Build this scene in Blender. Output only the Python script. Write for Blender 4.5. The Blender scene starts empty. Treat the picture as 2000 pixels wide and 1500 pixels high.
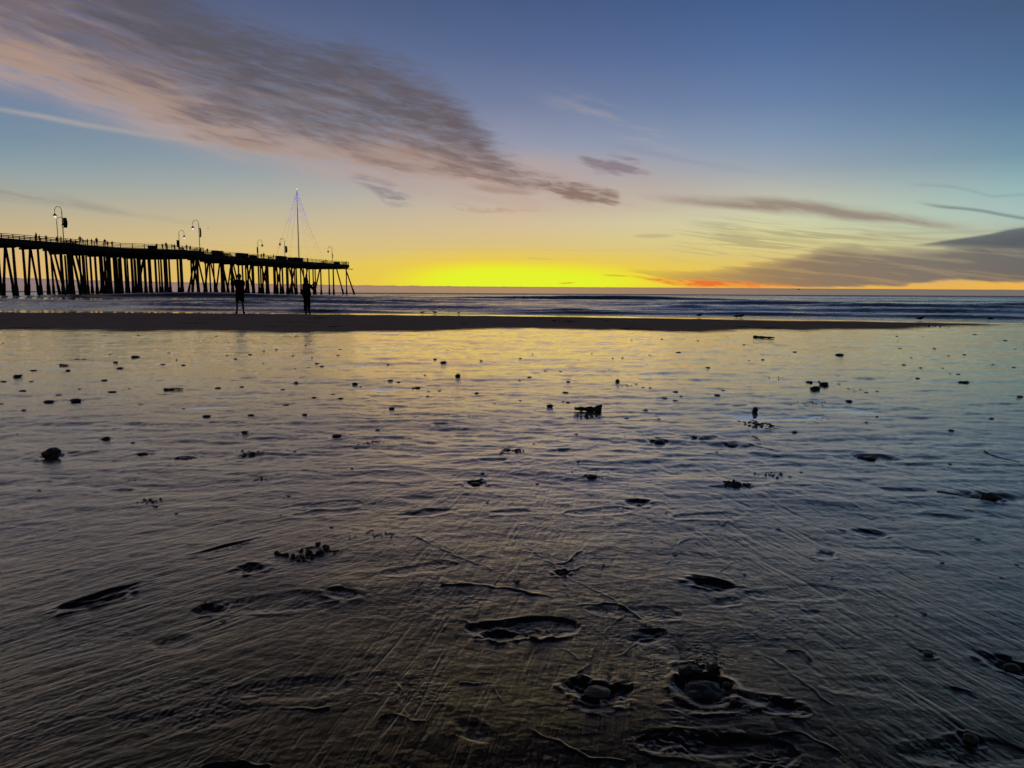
import bpy, bmesh, math, random
import numpy as np
from mathutils import Vector, Matrix, noise as mnoise
random.seed(7)
C = bpy.context.scene
COL = C.collection
rad = math.radians

# ------------------------------------------------------------------ camera
CAM_H, F, PITCH, ROLL = 1.0, 1387.0, rad(7.27), rad(0.29)
fw = Vector((0, math.cos(PITCH), -math.sin(PITCH)))
r0 = Vector((1, 0, 0)); u0 = r0.cross(fw)
rt = r0*math.cos(ROLL) + u0*math.sin(ROLL)
up = u0*math.cos(ROLL) - r0*math.sin(ROLL)
CAMP = Vector((0, 0, CAM_H))
def ray(px, py):
    return (fw + rt*((px-1000)/F) - up*((py-750)/F)).normalized()
def G(px, py, z=0.0):
    """point on the level z seen at that place of the photograph (metres)"""
    d = ray(px, py); t = (z-CAM_H)/d.z
    return CAMP + d*t
cam_d = bpy.data.cameras.new('camera'); cam = bpy.data.objects.new('camera', cam_d); COL.objects.link(cam)
cam_d.sensor_width = 36; cam_d.lens = F/2000*36; cam_d.clip_start = 0.05; cam_d.clip_end = 60000
cam.matrix_world = Matrix(((rt.x, up.x, -fw.x, CAMP.x), (rt.y, up.y, -fw.y, CAMP.y), (rt.z, up.z, -fw.z, CAMP.z), (0, 0, 0, 1)))
C.camera = cam

C.render.engine = 'CYCLES'
C.view_settings.view_transform = 'Standard'; C.view_settings.look = 'None'; C.view_settings.exposure = 0
C.cycles.use_adaptive_sampling = True; C.cycles.adaptive_threshold = .03; C.cycles.adaptive_min_samples = 16; C.cycles.max_bounces = 4; C.cycles.sample_clamp_indirect = 4
try:
    C.cycles.use_denoising = True; C.cycles.denoiser = 'OPENIMAGEDENOISE'
except Exception: pass

def lin(c, a=True):
    r = [((v/255)/12.92 if v/255 <= .04045 else ((v/255+.055)/1.055)**2.4) for v in c]
    return tuple(r) + ((1.0,) if a else ())

# ------------------------------------------------------------------ node expressions
class NB:
    def __init__(s, nt): s.nt = nt; s.n = 0
    def new(s, t):
        n = s.nt.nodes.new(t); s.n += 1; n.location = (200*(s.n % 20), -180*(s.n//20)); return n
    def put(s, sock, v):
        if isinstance(v, E): s.nt.links.new(v.s, sock)
        elif hasattr(v, 'links') or isinstance(v, bpy.types.NodeSocket): s.nt.links.new(v, sock)
        else: sock.default_value = v
    def math(s, op, *a, clamp=False):
        n = s.new('ShaderNodeMath'); n.operation = op; n.use_clamp = clamp
        for i, v in enumerate(a): s.put(n.inputs[i], v)
        return E(s, n.outputs[0])
    def ss(s, x, a, b):          # smoothstep a..b (also falling when a > b)
        if not isinstance(a, E) and not isinstance(b, E) and a > b:
            return 1 - s.ss(x, b, a)
        n = s.new('ShaderNodeMapRange'); n.interpolation_type = 'SMOOTHSTEP'
        s.put(n.inputs[0], x); s.put(n.inputs[1], a); s.put(n.inputs[2], b); n.inputs[3].default_value = 0; n.inputs[4].default_value = 1
        return E(s, n.outputs[0])
    def curve(s, x, pts):
        """piecewise curve y(x) through points, any ranges"""
        pts = sorted(pts); xs = [p[0] for p in pts]; ys = [p[1] for p in pts]
        x0, x1 = xs[0], xs[-1]; y0, y1 = min(ys), max(ys)
        if y1-y0 < 1e-6: y1 = y0+1
        n = s.new('ShaderNodeMapRange'); n.clamp = True
        s.put(n.inputs[0], x); n.inputs[1].default_value = x0; n.inputs[2].default_value = x1
        c = s.new('ShaderNodeFloatCurve'); cm = c.mapping.curves[0]
        while len(cm.points) < len(pts): cm.points.new(0.5, 0.5)
        for p, (a, b) in zip(cm.points, pts):
            p.location = ((a-x0)/(x1-x0), (b-y0)/(y1-y0)); p.handle_type = 'AUTO_CLAMPED'
        c.mapping.update()
        s.nt.links.new(n.outputs[0], c.inputs['Value'])
        return E(s, c.outputs[0])*(y1-y0)+y0
    def ramp(s, x, stops, interp='LINEAR'):
        n = s.new('ShaderNodeValToRGB'); cr = n.color_ramp; cr.interpolation = interp
        x0, x1 = stops[0][0], stops[-1][0]
        while len(cr.elements) < len(stops): cr.elements.new(.5)
        for e, (p, c) in zip(cr.elements, stops):
            e.position = (p-x0)/(x1-x0)
        for e, (p, c) in zip(cr.elements, stops):
            e.color = c
        m = s.new('ShaderNodeMapRange'); s.put(m.inputs[0], x); m.inputs[1].default_value = x0; m.inputs[2].default_value = x1
        s.nt.links.new(m.outputs[0], n.inputs[0])
        return n.outputs[0]
    def mix(s, f, a, b, mode='MIX'):
        n = s.new('ShaderNodeMix'); n.data_type = 'RGBA'; n.blend_type = mode; n.clamp_factor = True
        s.put(n.inputs[0], f); s.put(n.inputs[6], a); s.put(n.inputs[7], b)
        return n.outputs[2]
    def vec(s, x, y, z=0.0):
        n = s.new('ShaderNodeCombineXYZ'); s.put(n.inputs[0], x); s.put(n.inputs[1], y); s.put(n.inputs[2], z); return n.outputs[0]
    def noise(s, v, scale=1.0, detail=4, rough=.55, dist=0.0, dim='3D'):
        n = s.new('ShaderNodeTexNoise'); n.noise_dimensions = dim
        s.put(n.inputs['Vector'], v); n.inputs['Scale'].default_value = scale; n.inputs['Detail'].default_value = detail
        n.inputs['Roughness'].default_value = rough; n.inputs['Distortion'].default_value = dist
        return E(s, n.outputs[0])
class E:
    def __init__(s, b, sock): s.b = b; s.s = sock
    def __add__(s, o): return s.b.math('ADD', s, o)
    __radd__ = __add__
    def __sub__(s, o): return s.b.math('SUBTRACT', s, o)
    def __rsub__(s, o): return s.b.math('SUBTRACT', o, s)
    def __mul__(s, o): return s.b.math('MULTIPLY', s, o)
    __rmul__ = __mul__
    def __truediv__(s, o): return s.b.math('DIVIDE', s, o)
    def abs(s): return s.b.math('ABSOLUTE', s)
    def min(s, o): return s.b.math('MINIMUM', s, o)
    def max(s, o): return s.b.math('MAXIMUM', s, o)
    def clamp(s): return s.b.math('ADD', s, 0.0, clamp=True)

# ------------------------------------------------------------------ world: dusk sky
# coordinates of the sky: AZ = azimuth from +Y in units of 1/24.2 degree, EL = tangent of elevation * 1387
def sky_co(px, py):
    d = ray(px, py)
    return math.degrees(math.atan2(d.x, d.y))*24.2, d.z/math.hypot(d.x, d.y)*F
W = bpy.data.worlds.new('World'); C.world = W; W.use_nodes = True
nt = W.node_tree; nt.nodes.clear(); B = NB(nt)
tc = B.new('ShaderNodeTexCoord')
sp = B.new('ShaderNodeSeparateXYZ'); nt.links.new(tc.outputs['Generated'], sp.inputs[0])
X, Y, Z = (E(B, sp.outputs[i]) for i in range(3))
AZ = B.math('ARCTAN2', X, Y)*(180/math.pi*24.2)
HY = B.math('SQRT', X*X+Y*Y)
EL = Z/HY.max(.02)*F
def col_ramp(px, rows, top=(38, 47, 64), zen=(16, 19, 26)):
    st = sorted((sky_co(px, y)[1], lin(c)) for y, c in rows)
    st = [s_ for s_ in st]
    st += [(850, lin(top)), (2200, lin(zen))]
    if st[0][0] > -5: st = [(-5, st[0][1])] + st
    return B.ramp(EL, st)
cols = [
 (-900, [(0, (66, 74, 98)), (200, (84, 96, 118)), (300, (104, 120, 132)), (400, (140, 142, 138)), (500, (158, 142, 124)), (560, (150, 130, 118))]),
 (0,   [(0, (84, 96, 132)), (120, (104, 120, 152)), (200, (116, 134, 160)), (260, (118, 142, 160)), (320, (140, 158, 165)), (370, (164, 168, 158)), (430, (192, 176, 142)), (480, (210, 180, 128)), (530, (222, 180, 112)), (560, (220, 178, 110))]),
 (500, [(0, (84, 97, 132)), (150, (110, 122, 151)), (260, (132, 146, 164)), (330, (150, 160, 166)), (380, (172, 174, 164)), (430, (198, 184, 150)), (480, (216, 190, 130)), (520, (222, 188, 100)), (545, (222, 188, 92)), (565, (220, 182, 95))]),
 (1000, [(0, (72, 92, 131)), (100, (88, 106, 146)), (200, (116, 127, 158)), (280, (148, 152, 172)), (330, (172, 166, 172)), (400, (202, 182, 162)), (450, (214, 190, 146)), (490, (220, 195, 120)), (520, (226, 208, 90)), (560, (228, 214, 70))]),
 (1500, [(0, (68, 95, 141)), (100, (84, 110, 155)), (200, (106, 130, 166)), (270, (130, 150, 176)), (330, (156, 166, 176)), (380, (188, 188, 172)), (430, (208, 208, 168)), (470, (218, 206, 140)), (520, (220, 190, 110)), (560, (235, 180, 80))]),
 (2000, [(0, (70, 92, 126)), (100, (78, 104, 142)), (200, (90, 122, 156)), (300, (116, 150, 168)), (370, (150, 182, 184)), (420, (168, 192, 184)), (470, (180, 186, 160)), (520, (190, 170, 130)), (560, (225, 175, 90))]),
 (2900, [(0, (58, 72, 98)), (200, (72, 88, 114)), (300, (88, 104, 124)), (420, (112, 118, 124)), (560, (120, 112, 108))]),
]
cur = None
prev = None
for px, rows in cols:
    if px == -900: a = -1900.0
    elif px == 2900: a = 1900.0
    else: a = sky_co(px, 400)[0]
    c = col_ramp(px if 0 <= px <= 2000 else 1000, rows, *(((40, 46, 62), (22, 26, 36)) if not 0 <= px <= 2000 else ()))
    if cur is None: cur = c
    else:
        n = B.new('ShaderNodeMapRange'); n.interpolation_type = 'LINEAR' 
        B.put(n.inputs[0], AZ); n.inputs[1].default_value = prev; n.inputs[2].default_value = a
        cur = B.mix(E(B, n.outputs[0]), cur, c)
    prev = a
sky = cur
# behind the viewer: the physical sky of a sun just at the horizon, dim
st = B.new('ShaderNodeTexSky'); st.sky_type = 'NISHITA'; st.sun_disc = False; st.sun_elevation = rad(1.0); st.sun_rotation = rad(0.0)
dim = B.new('ShaderNodeVectorMath'); dim.operation = 'SCALE'; nt.links.new(st.outputs[0], dim.inputs[0]); dim.inputs['Scale'].default_value = .05
back = B.ss(AZ.abs(), 1700, 3300)
backc = B.mix(.35, lin((58, 66, 92)), dim.outputs[0])
sky = B.mix(back, sky, backc)

# warped coordinates shared by all clouds
nv = B.vec(AZ*.0030, EL*.012)
w1 = B.noise(nv, 1.0, 3, .5) - .5
nv2 = B.vec((AZ+EL*.6)*.011, (EL+AZ*.16)*.060, 3.3)
w2 = B.noise(nv2, 1.0, 4, .55) - .5
# fine rippled wisps, stretched sideways and sheared along the drift of the cloud
sh = EL + AZ*.22
streak = B.noise(B.vec(AZ*.0075, sh*.050, 7.0), 1.0, 6, .6, .35)
streak2 = B.noise(B.vec(AZ*.022, (EL+AZ*.10)*.115, 1.7), 1.0, 5, .6, .5)
billow = B.noise(B.vec(AZ*.0045, sh*.014, 9.0), 1.0, 4, .55, .3)
def edge(pts): return [sky_co(*p) for p in pts]
def band(top, bot, st_, sb, warp=10.0, fine=8.0):
    """soft mask between two edge curves given as points of the photograph"""
    t = B.curve(AZ, edge(top)); b_ = B.curve(AZ, edge(bot))
    e = EL + w1*(2*warp) + w2*(2*fine)
    up_ = B.ss(t-e, -st_*.3, st_); lo = B.ss(e-b_, -sb*.3, sb)
    xs = [sky_co(*p)[0] for p in top]
    return up_*lo, t, b_, e, (min(xs), max(xs))
def erode(m, amt=1.1, lo=.38, hi=.85, n=None):
    n = streak*.5+streak2*.5 if n is None else n
    return B.ss(m*.62 + (n-.5)*2.7, .16+.0*amt, .80)*B.ss(m, .0, .30)
def over(sky, m, col): return B.mix(m, sky, col)

# faint high cirrus
m, t, b_, e, (a0, a1) = band([(960, 150), (1100, 170), (1250, 230), (1400, 300), (1700, 350), (2000, 372)], [(960, 160), (1100, 230), (1250, 290), (1400, 330), (1700, 372), (2000, 385)], 40, 40, 12, 6)
sky = over(sky, m*B.ss(AZ, a0, a0+220)*B.ss(streak, .38, .66)*.50, lin((178, 165, 165)))
# pale streak at the left
m, t, b_, e, (a0, a1) = band([(-100, 195), (0, 208), (200, 242), (330, 262), (450, 282), (560, 300)], [(-100, 203), (0, 220), (200, 256), (330, 276), (450, 290), (560, 302)], 6, 6, 3, 1.5)
sky = over(sky, m*B.ss(AZ, a1, a1-350)*(.35+.4*streak), lin((182, 172, 162)))
# brown grey wisp low at the left
m, t, b_, e, (a0, a1) = band([(-200, 330), (0, 350), (100, 372), (250, 405), (400, 434), (560, 462)], [(-200, 378), (0, 392), (100, 402), (250, 424), (400, 444), (560, 464)], 14, 12, 6, 4)
sky = over(sky, m*B.ss(AZ, a1, a1-300)*B.ss(streak, .3, .62)*.55, lin((142, 136, 132)))
# soft pink veil under and around the big cloud
m, t, b_, e, (a0, a1) = band([(-900, -500), (0, 60), (300, 120), (600, 240), (900, 280), (1200, 300), (1500, 345), (1700, 385)], [(-900, 100), (0, 185), (150, 232), (420, 312), (700, 372), (900, 405), (1200, 425), (1500, 418), (1700, 400)], 50, 40, 10, 7)
sky = over(sky, m*B.ss(AZ, a1, a1-700)*(.30+.5*B.ss(streak, .3, .7)), lin((186, 160, 150)))
# big cloud
m, t, b_, e, (a0, a1) = band(
  [(-900, -900), (-300, -500), (150, -260), (380, -60), (500, -5), (600, 22), (720, 52), (830, 104), (900, 160), (950, 225), (1010, 292), (1080, 335), (1160, 358), (1215, 376), (1260, 392)],
  [(-900, 0), (-300, 60), (0, 138), (150, 192), (300, 238), (420, 284), (560, 312), (700, 338), (850, 352), (950, 372), (1050, 384), (1120, 398), (1180, 402), (1215, 396), (1260, 393)], 95, 30, 22, 16)
thick = (e-b_)/(t-b_).max(6.0)
cc = B.ramp(thick + (streak-.5)*.75 + w1*.3, [(-.15, lin((190, 156, 134))), (.10, lin((166, 140, 126))), (.26, lin((124, 110, 112))), (.5, lin((95, 89, 95))), (.8, lin((87, 86, 98))), (1.2, lin((96, 104, 130)))])
gray = B.mix(B.ss(AZ, -500, 120), cc, B.mix(.35, cc, lin((132, 104, 92))))
dens = (B.ss(m*.62 + (streak-.5)*.85 + (streak2-.5)*1.25 + (billow-.5)*.75, .06, .86)*B.ss(m, .0, .40)*.72 + B.ss(m, .1, 1.0)*.28)*(1-.30*B.ss(thick, .55, 1.1)*B.ss(AZ, -300, -700))
sky = over(sky, dens*.94*B.ss(AZ, a1, a1-60), gray)
# darker tip of the big cloud
m, t, b_, e, (a0, a1) = band([(1010, 352), (1060, 345), (1130, 352), (1200, 366), (1230, 380)], [(1010, 356), (1060, 374), (1130, 402), (1190, 406), (1230, 392)], 18, 13, 7, 7)
sky = over(sky, erode(m*B.ss(AZ, a0, a0+60)*B.ss(AZ, a1, a1-30), 1.1, .12, .6)*.86, lin((136, 112, 100)))
m, t, b_, e, (a0, a1) = band([(780, 300), (880, 318), (960, 338), (1040, 352)], [(780, 318), (880, 345), (960, 360), (1040, 362)], 18, 12, 7, 6)
sky = over(sky, erode(m*B.ss(AZ, a0, a0+90)*B.ss(AZ, a1, a1-50), 1.1, .15, .65)*.7, lin((142, 118, 108)))
# spur under it
m, t, b_, e, (a0, a1) = band([(660, 322), (740, 345), (800, 376), (830, 398)], [(660, 340), (720, 372), (780, 405), (830, 404)], 12, 12, 8, 7)
sky = over(sky, m*B.ss(AZ, a0, a0+60)*B.ss(AZ, a1, a1-50)*B.ss(streak2*.5+streak*.5, .42, .6)*.7, lin((132, 126, 132)))
m, t, b_, e, (a0, a1) = band([(860, 392), (950, 402), (1080, 408)], [(860, 400), (950, 418), (1080, 414)], 7, 7, 4, 4)
sky = over(sky, m*B.ss(AZ, a0, a0+50)*B.ss(AZ, a1, a1-60)*B.ss(streak2, .36, .6)*.6, lin((176, 148, 130)))
m, t, b_, e, (a0, a1) = band([(900, 355), (960, 362), (1060, 372)], [(900, 362), (960, 378), (1060, 384)], 7, 7, 4, 4)
sky = over(sky, m*B.ss(AZ, a0, a0+50)*B.ss(AZ, a1, a1-40)*.6, lin((158, 130, 116)))
# two small clouds right of its tip
m, t, b_, e, (a0, a1) = band([(1085, 294), (1150, 292), (1220, 304), (1300, 340)], [(1085, 302), (1130, 322), (1200, 350), (1300, 352)], 26, 20, 12, 10)
sky = over(sky, erode(m*B.ss(AZ, a0, a0+60)*B.ss(AZ, a1, a1-70), 1.6, .30, .85)*.72, lin((124, 110, 122)))
m, t, b_, e, (a0, a1) = band([(1165, 272), (1250, 288), (1400, 318), (1560, 340)], [(1165, 280), (1250, 302), (1400, 330), (1560, 350)], 10, 10, 4, 3)
sky = over(sky, m*B.ss(AZ, a0, a0+60)*B.ss(AZ, a1, a1-200)*.38, lin((138, 130, 150)))
# rosy brown band at the right
m, t, b_, e, (a0, a1) = band([(1180, 372), (1300, 378), (1450, 380), (1560, 386), (1650, 398), (1760, 410), (1850, 424), (1960, 444)], [(1180, 382), (1300, 398), (1450, 414), (1560, 424), (1650, 434), (1760, 440), (1850, 448), (1960, 450)], 14, 12, 7, 6)
sky = over(sky, m*B.ss(AZ, a0, a0+260)*B.ss(AZ, a1, a1-90)*(.45+.55*B.ss(streak, .3, .6))*.82, lin((142, 122, 114)))
m, t, b_, e, (a0, a1) = band([(1300, 432), (1420, 448), (1540, 462), (1660, 476)], [(1300, 438), (1420, 460), (1540, 476), (1660, 488)], 9, 9, 5, 4)
sky = over(sky, m*B.ss(AZ, a0, a0+120)*B.ss(AZ, a1, a1-60)*.55, lin((164, 154, 118)))
# thin dark strands far right
for pts, k, c in (([(1775, 392), (1830, 402), (1900, 409), (1960, 420), (2060, 438)], .75, (104, 114, 118)),
                  ([(1750, 360), (1850, 364), (1940, 384)], .30, (118, 138, 144)),
                  ([(1660, 448), (1780, 456), (1900, 452), (2060, 440)], .35, (150, 146, 130))):
    m, t, b_, e, (a0, a1) = band([(x, y-5) for x, y in pts], [(x, y+4) for x, y in pts], 5, 4, 3, 2)
    sky = over(sky, m*B.ss(AZ, a0, a0+60)*k, lin(c))
# yellow filaments over the grey bank
fil = B.noise(B.vec(AZ*.006, (EL+AZ*.13)*.13, 21), 1.0, 4, .55, .6)
m, t, b_, e, (a0, a1) = band([(1280, 420), (1500, 425), (1800, 440), (2000, 440)], [(1280, 530), (1500, 510), (1800, 480), (2000, 470)], 25, 20, 5, 4)
sky = over(sky, m*B.ss(AZ, a0, a0+120)*B.ss(fil, .46, .62)*.55, lin((156, 148, 118)))
m, t, b_, e, (a0, a1) = band([(1225, 458), (1270, 456), (1330, 459)], [(1225, 462), (1270, 466), (1330, 463)], 4, 4, 2, 1)
sky = over(sky, m*B.ss(AZ, a0, a0+30)*B.ss(AZ, a1, a1-30)*.6, lin((186, 165, 128)))

# blazing afterglow where the sun went down
ga, ge = sky_co(985, 549)
dx = (AZ-ga); dx = B.math('MULTIPLY', dx, 1.0)
gx = (B.ss(dx, 0, 1)*(dx/290) + (1-B.ss(dx, 0, 1))*(dx/205))
gy = (EL-ge)/34
rr = gx*gx + gy*gy + w1*.5
sky = over(sky, B.ss(rr, 4.6, .1)*.8, lin((238, 202, 70)))
sky = over(sky, B.ss(rr, 1.7, .4), lin((236, 226, 52)))
sky = over(sky, B.ss(rr, .95, .15), lin((228, 243, 46)))
# little streaks in the glow
for pts, c in (([(1020, 505), (1050, 506), (1085, 508)], (205, 190, 96)), ([(1085, 556), (1105, 554), (1130, 552)], (214, 130, 50)), ([(1170, 538), (1200, 539), (1235, 541)], (200, 160, 60))):
    m, t, b_, e, (a0, a1) = band([(x, y-3) for x, y in pts], [(x, y+1) for x, y in pts], 2, 2, 1, 1)
    sky = over(sky, m*B.ss(AZ, a0, a0+20)*B.ss(AZ, a1, a1-20)*.75, lin(c))
# grey bank at the right, its ruddy left end, red strip beneath
m, t, b_, e, (a0, a1) = band(
  [(1195, 530), (1260, 520), (1340, 520), (1430, 512), (1520, 500), (1580, 486), (1640, 474), (1720, 480), (1800, 478), (1870, 466), (1930, 454), (2000, 442), (2300, 420), (2900, 480)],
  [(1195, 533), (1260, 541), (1340, 551), (1430, 556), (1520, 558), (1600, 561), (1700, 562), (1790, 557), (1870, 552), (2000, 552), (2300, 556), (2900, 556)], 26, 6, 10, 9)
thk = (e-b_)/(t-b_).max(6.0)
bc = B.ramp(AZ, [(sky_co(1230, 540)[0], lin((176, 124, 78))), (sky_co(1400, 540)[0], lin((158, 124, 92))), (sky_co(1600, 540)[0], lin((130, 112, 98))), (sky_co(1800, 540)[0], lin((114, 107, 104))), (sky_co(2000, 540)[0], lin((96, 95, 98)))])
bc = B.mix(B.ss(thk + (fil-.5)*.5, .35, -.05)*B.ss(AZ, 620, 120)*.7, bc, lin((206, 122, 74)))
bd = B.ss(AZ, a0, a0+70)*(.45+.55*B.ss(AZ, 250, 470))*(.35+.65*B.ss(fil*.5+streak*.5+B.ss(AZ, 300, 560)*.35, .42, .62))
bank = m*B.ss(m*1.0 + (fil-.5)*1.5 + (streak-.5)*.9 + B.ss(AZ, 300, 760)*.15, .18, .60)
sky = over(sky, bank*B.ss(AZ, a0, a0+70)*(.58+.32*B.ss(AZ, 250, 520))*(.80+.35*B.ss(fil*.5+streak*.5, .4, .6)).min(1.0), bc)
m, t, b_, e, (a0, a1) = band([(1770, 479), (1850, 468), (1930, 455), (2000, 443), (2300, 425), (2900, 480)], [(1770, 480), (1850, 484), (1930, 484), (2000, 486), (2300, 500), (2900, 520)], 4, 8, 2, 2)
sky = over(sky, m*.85, lin((86, 89, 98)))
m, t, b_, e, (a0, a1) = band([(1215, 534), (1280, 542), (1340, 545), (1430, 549), (1520, 553), (1640, 558)], [(1215, 538), (1280, 552), (1340, 561), (1430, 563), (1520, 564), (1640, 565)], 4, 4, 1.5, 2)
sky = over(sky, m*B.ss(AZ, a0, a0+40)*B.ss(AZ, a1, a1-190)*(.30+.60*B.ss(streak2, .36, .62)), lin((234, 100, 52)))
m, t, b_, e, (a0, a1) = band([(1450, 556), (1600, 560), (1740, 559), (1830, 553), (1920, 549), (2000, 551), (2400, 556)], [(1450, 570), (1600, 570), (2000, 572), (2400, 572)], 3, 3, 1, 2.5)
sky = over(sky, m*B.ss(AZ, a0, a0+100)*B.ss(AZ, 1250, 900)*(.25+.65*B.ss(streak2, .38, .6)), lin((238, 180, 76)))
# fog bank on the sea horizon
ft = B.curve(AZ, edge([(-400, 532), (0, 542), (200, 548), (400, 552), (690, 557), (1000, 560), (1350, 562), (2000, 566), (2500, 568)]))
lump = B.noise(B.vec(AZ*.045, 0.0, 2.0), 1.0, 5, .7)-.5
fe = EL - lump*B.ss(AZ, 250, -350)*5.0 - lump*1.2
fm = B.ss(ft-fe, -.8, .8)
fc = B.ramp(AZ, [(-2000, lin((96, 92, 104))), (-880, lin((138, 118, 118))), (-300, lin((158, 128, 112))), (0, lin((172, 134, 100))), (250, lin((152, 122, 104))), (600, lin((122, 112, 106))), (900, lin((108, 106, 108))), (2200, lin((84, 86, 98)))])
fc = B.mix(B.ss(ft-fe, 3.5, .5)*.28, fc, lin((110, 82, 60)))
fc = B.mix(B.ss(ft-fe, 8, 22)*.35, fc, lin((112, 104, 122)))
sky = over(sky, fm*.97, fc)
below = B.ss(Z, .0, -.02)
sky = B.mix(below, sky, lin((70, 66, 70)))
bg = B.new('ShaderNodeBackground'); nt.links.new(sky, bg.inputs[0]); bg.inputs[1].default_value = 1.0
out = B.new('ShaderNodeOutputWorld'); nt.links.new(bg.outputs[0], out.inputs[0])
W.cycles.sampling_method = 'MANUAL'; W.cycles.sample_map_resolution = 512

sl = bpy.data.lights.new('sun', 'SUN'); so = bpy.data.objects.new('sun', sl); COL.objects.link(so)
sl.energy = .02; sl.angle = rad(25); sl.color = (1, .72, .35)
so.rotation_euler = (rad(90-2.5), 0, math.pi)     # low over the sea, straight ahead
so.rotation_euler = Vector((0, math.cos(rad(2.5)), math.sin(rad(2.5)))).to_track_quat('Z', 'Y').to_euler()

# ------------------------------------------------------------------ materials
def mat(name, col, rough=.8, ior=1.45, noise_scale=None, amp=.35, emit=None, estr=0, bump=0, metal=0, spec=.5):
    m = bpy.data.materials.new(name); m.use_nodes = True; t = m.node_tree
    p = t.nodes['Principled BSDF']; p.inputs['Roughness'].default_value = rough; p.inputs['IOR'].default_value = ior
    p.inputs['Metallic'].default_value = metal; p.inputs['Specular IOR Level'].default_value = spec
    b = NB(t)
    if noise_scale:
        tcn = b.new('ShaderNodeTexCoord')
        n = b.noise(tcn.outputs['Object'], noise_scale, 5, .6)
        c0 = tuple(v*(1-amp) for v in col) + (1,); c1 = tuple(min(1, v*(1+amp)) for v in col) + (1,)
        c = b.mix(n, c0, c1); t.links.new(c, p.inputs['Base Color'])
        if bump:
            bn = b.new('ShaderNodeBump'); bn.inputs['Strength'].default_value = bump; bn.inputs['Distance'].default_value = .02
            t.links.new(n.s, bn.inputs['Height']); t.links.new(bn.outputs[0], p.inputs['Normal'])
    else: p.inputs['Base Color'].default_value = tuple(col) + (1,)
    if emit:
        p.inputs['Emission Color'].default_value = tuple(emit) + (1,); p.inputs['Emission Strength'].default_value = estr
    return m
M = {
 'timber': mat('weathered_timber', (.022, .018, .015), .85, noise_scale=2, bump=.3),
 'timber_glow': mat('red_glow_timber', (.75, .03, .012), .75, noise_scale=2),  # red base colour stands in for the glow on the seaward end piles
 'growth': mat('mussel_growth', (.010, .009, .008), .8, noise_scale=6, bump=.6),
 'metal': mat('dark_painted_metal', (.05, .045, .035), .5, noise_scale=3, metal=.3),
 'metal_red': mat('rusty_lamp_metal', (.16, .03, .012), .6, noise_scale=3),
 'mast': mat('pale_mast_metal', (.50, .43, .33), .5, noise_scale=3),
 'banner': mat('dark_banner_cloth', (.012, .011, .012), .9, noise_scale=4),
 'bulb': mat('lit_white_bulb', (.9, .9, .9), .3, emit=(1, .97, .92), estr=.85),
 'bulb_off': mat('unlit_bulb', (.35, .12, .05), .3, noise_scale=3),
 'violet': mat('violet_light', (.3, .2, .8), .3, emit=(.16, .08, .95), estr=1.3),
 'lilac': mat('lilac_light', (.5, .4, .7), .3, emit=(.50, .36, .72), estr=.95),
 'green': mat('pale_green_light', (.4, .7, .5), .3, emit=(.35, .75, .52), estr=1.0),
 'cream': mat('cream_light', (.8, .7, .5), .3, emit=(.85, .70, .48), estr=.95),
 'star': mat('white_star_light', (.9, .9, .9), .3, emit=(1, .95, .8), estr=.8),
 'wire': mat('light_cable', (.30, .25, .24), .6, noise_scale=3),
 'cloth_black': mat('black_cloth', (.006, .006, .007), .95, noise_scale=20, spec=.1),
 'cloth_navy': mat('dark_blue_cloth', (.012, .015, .024), .95, noise_scale=20, spec=.1),
 'cloth_gray': mat('dark_grey_cloth', (.016, .016, .017), .95, noise_scale=20, spec=.1),
 'skin': mat('skin', (.10, .055, .035), .6, noise_scale=30),
 'hair': mat('dark_hair', (.006, .005, .004), .7, noise_scale=60),
 'phone': mat('black_phone', (.008, .008, .009), .3, noise_scale=20),
 'screen': mat('phone_screen', (.02, .02, .02), .2, noise_scale=5),
 'stone': mat('wet_dark_stone', (.020, .018, .017), .42, noise_scale=40, bump=.4, amp=.5),
 'stone_pale': mat('wet_brown_stone', (.050, .040, .032), .35, noise_scale=40, bump=.4, amp=.4),
 'kelp': mat('wet_dark_kelp', (.012, .009, .006), .40, noise_scale=60, bump=.4),
 'wood': mat('wet_driftwood', (.018, .013, .010), .5, noise_scale=30, bump=.5),
 'feather_w': mat('white_feather', (.55, .52, .46), .8, noise_scale=40, amp=.15),
 'gull_dark': mat('dark_grey_plumage', (.020, .020, .022), .8, noise_scale=30),
 'gull_white': mat('white_plumage', (.28, .28, .29), .8, noise_scale=30, amp=.15),
 'beak': mat('dull_yellow_beak', (.10, .07, .02), .6, noise_scale=30),
 'boxwood': mat('dark_box_timber', (.018, .014, .012), .85, noise_scale=3),
 'wetsuit': mat('black_wetsuit', (.006, .006, .007), .4, noise_scale=20),
}

# ------------------------------------------------------------------ object helpers
def put(o, parent=None):
    COL.objects.link(o)
    if parent: o.parent = parent
    return o
def tag(o, label=None, cat=None, group=None, kind=None):
    if label: o['label'] = label
    if cat: o['category'] = cat
    if group: o['group'] = group
    if kind: o['kind'] = kind
    return o
def empty(name, loc, label, cat, group=None, rz=0):
    o = bpy.data.objects.new(name, None); put(o); o.location = loc; o.rotation_euler = (0, 0, rz); o.empty_display_size = .2
    return tag(o, label, cat, group)
def mesh_from_bm(bm, name, m, smooth=True):
    me = bpy.data.meshes.new(name); bm.normal_update(); bm.to_mesh(me); bm.free()
    for k in (m if isinstance(m, (list, tuple)) else [m]): me.materials.append(k)
    if smooth: me.polygons.foreach_set('use_smooth', [True]*len(me.polygons))
    return me
def obj(name, bm, m, parent=None, smooth=False):
    me = bm if isinstance(bm, bpy.types.Mesh) else mesh_from_bm(bm, name, m, smooth)
    return put(bpy.data.objects.new(name, me), parent)
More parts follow.
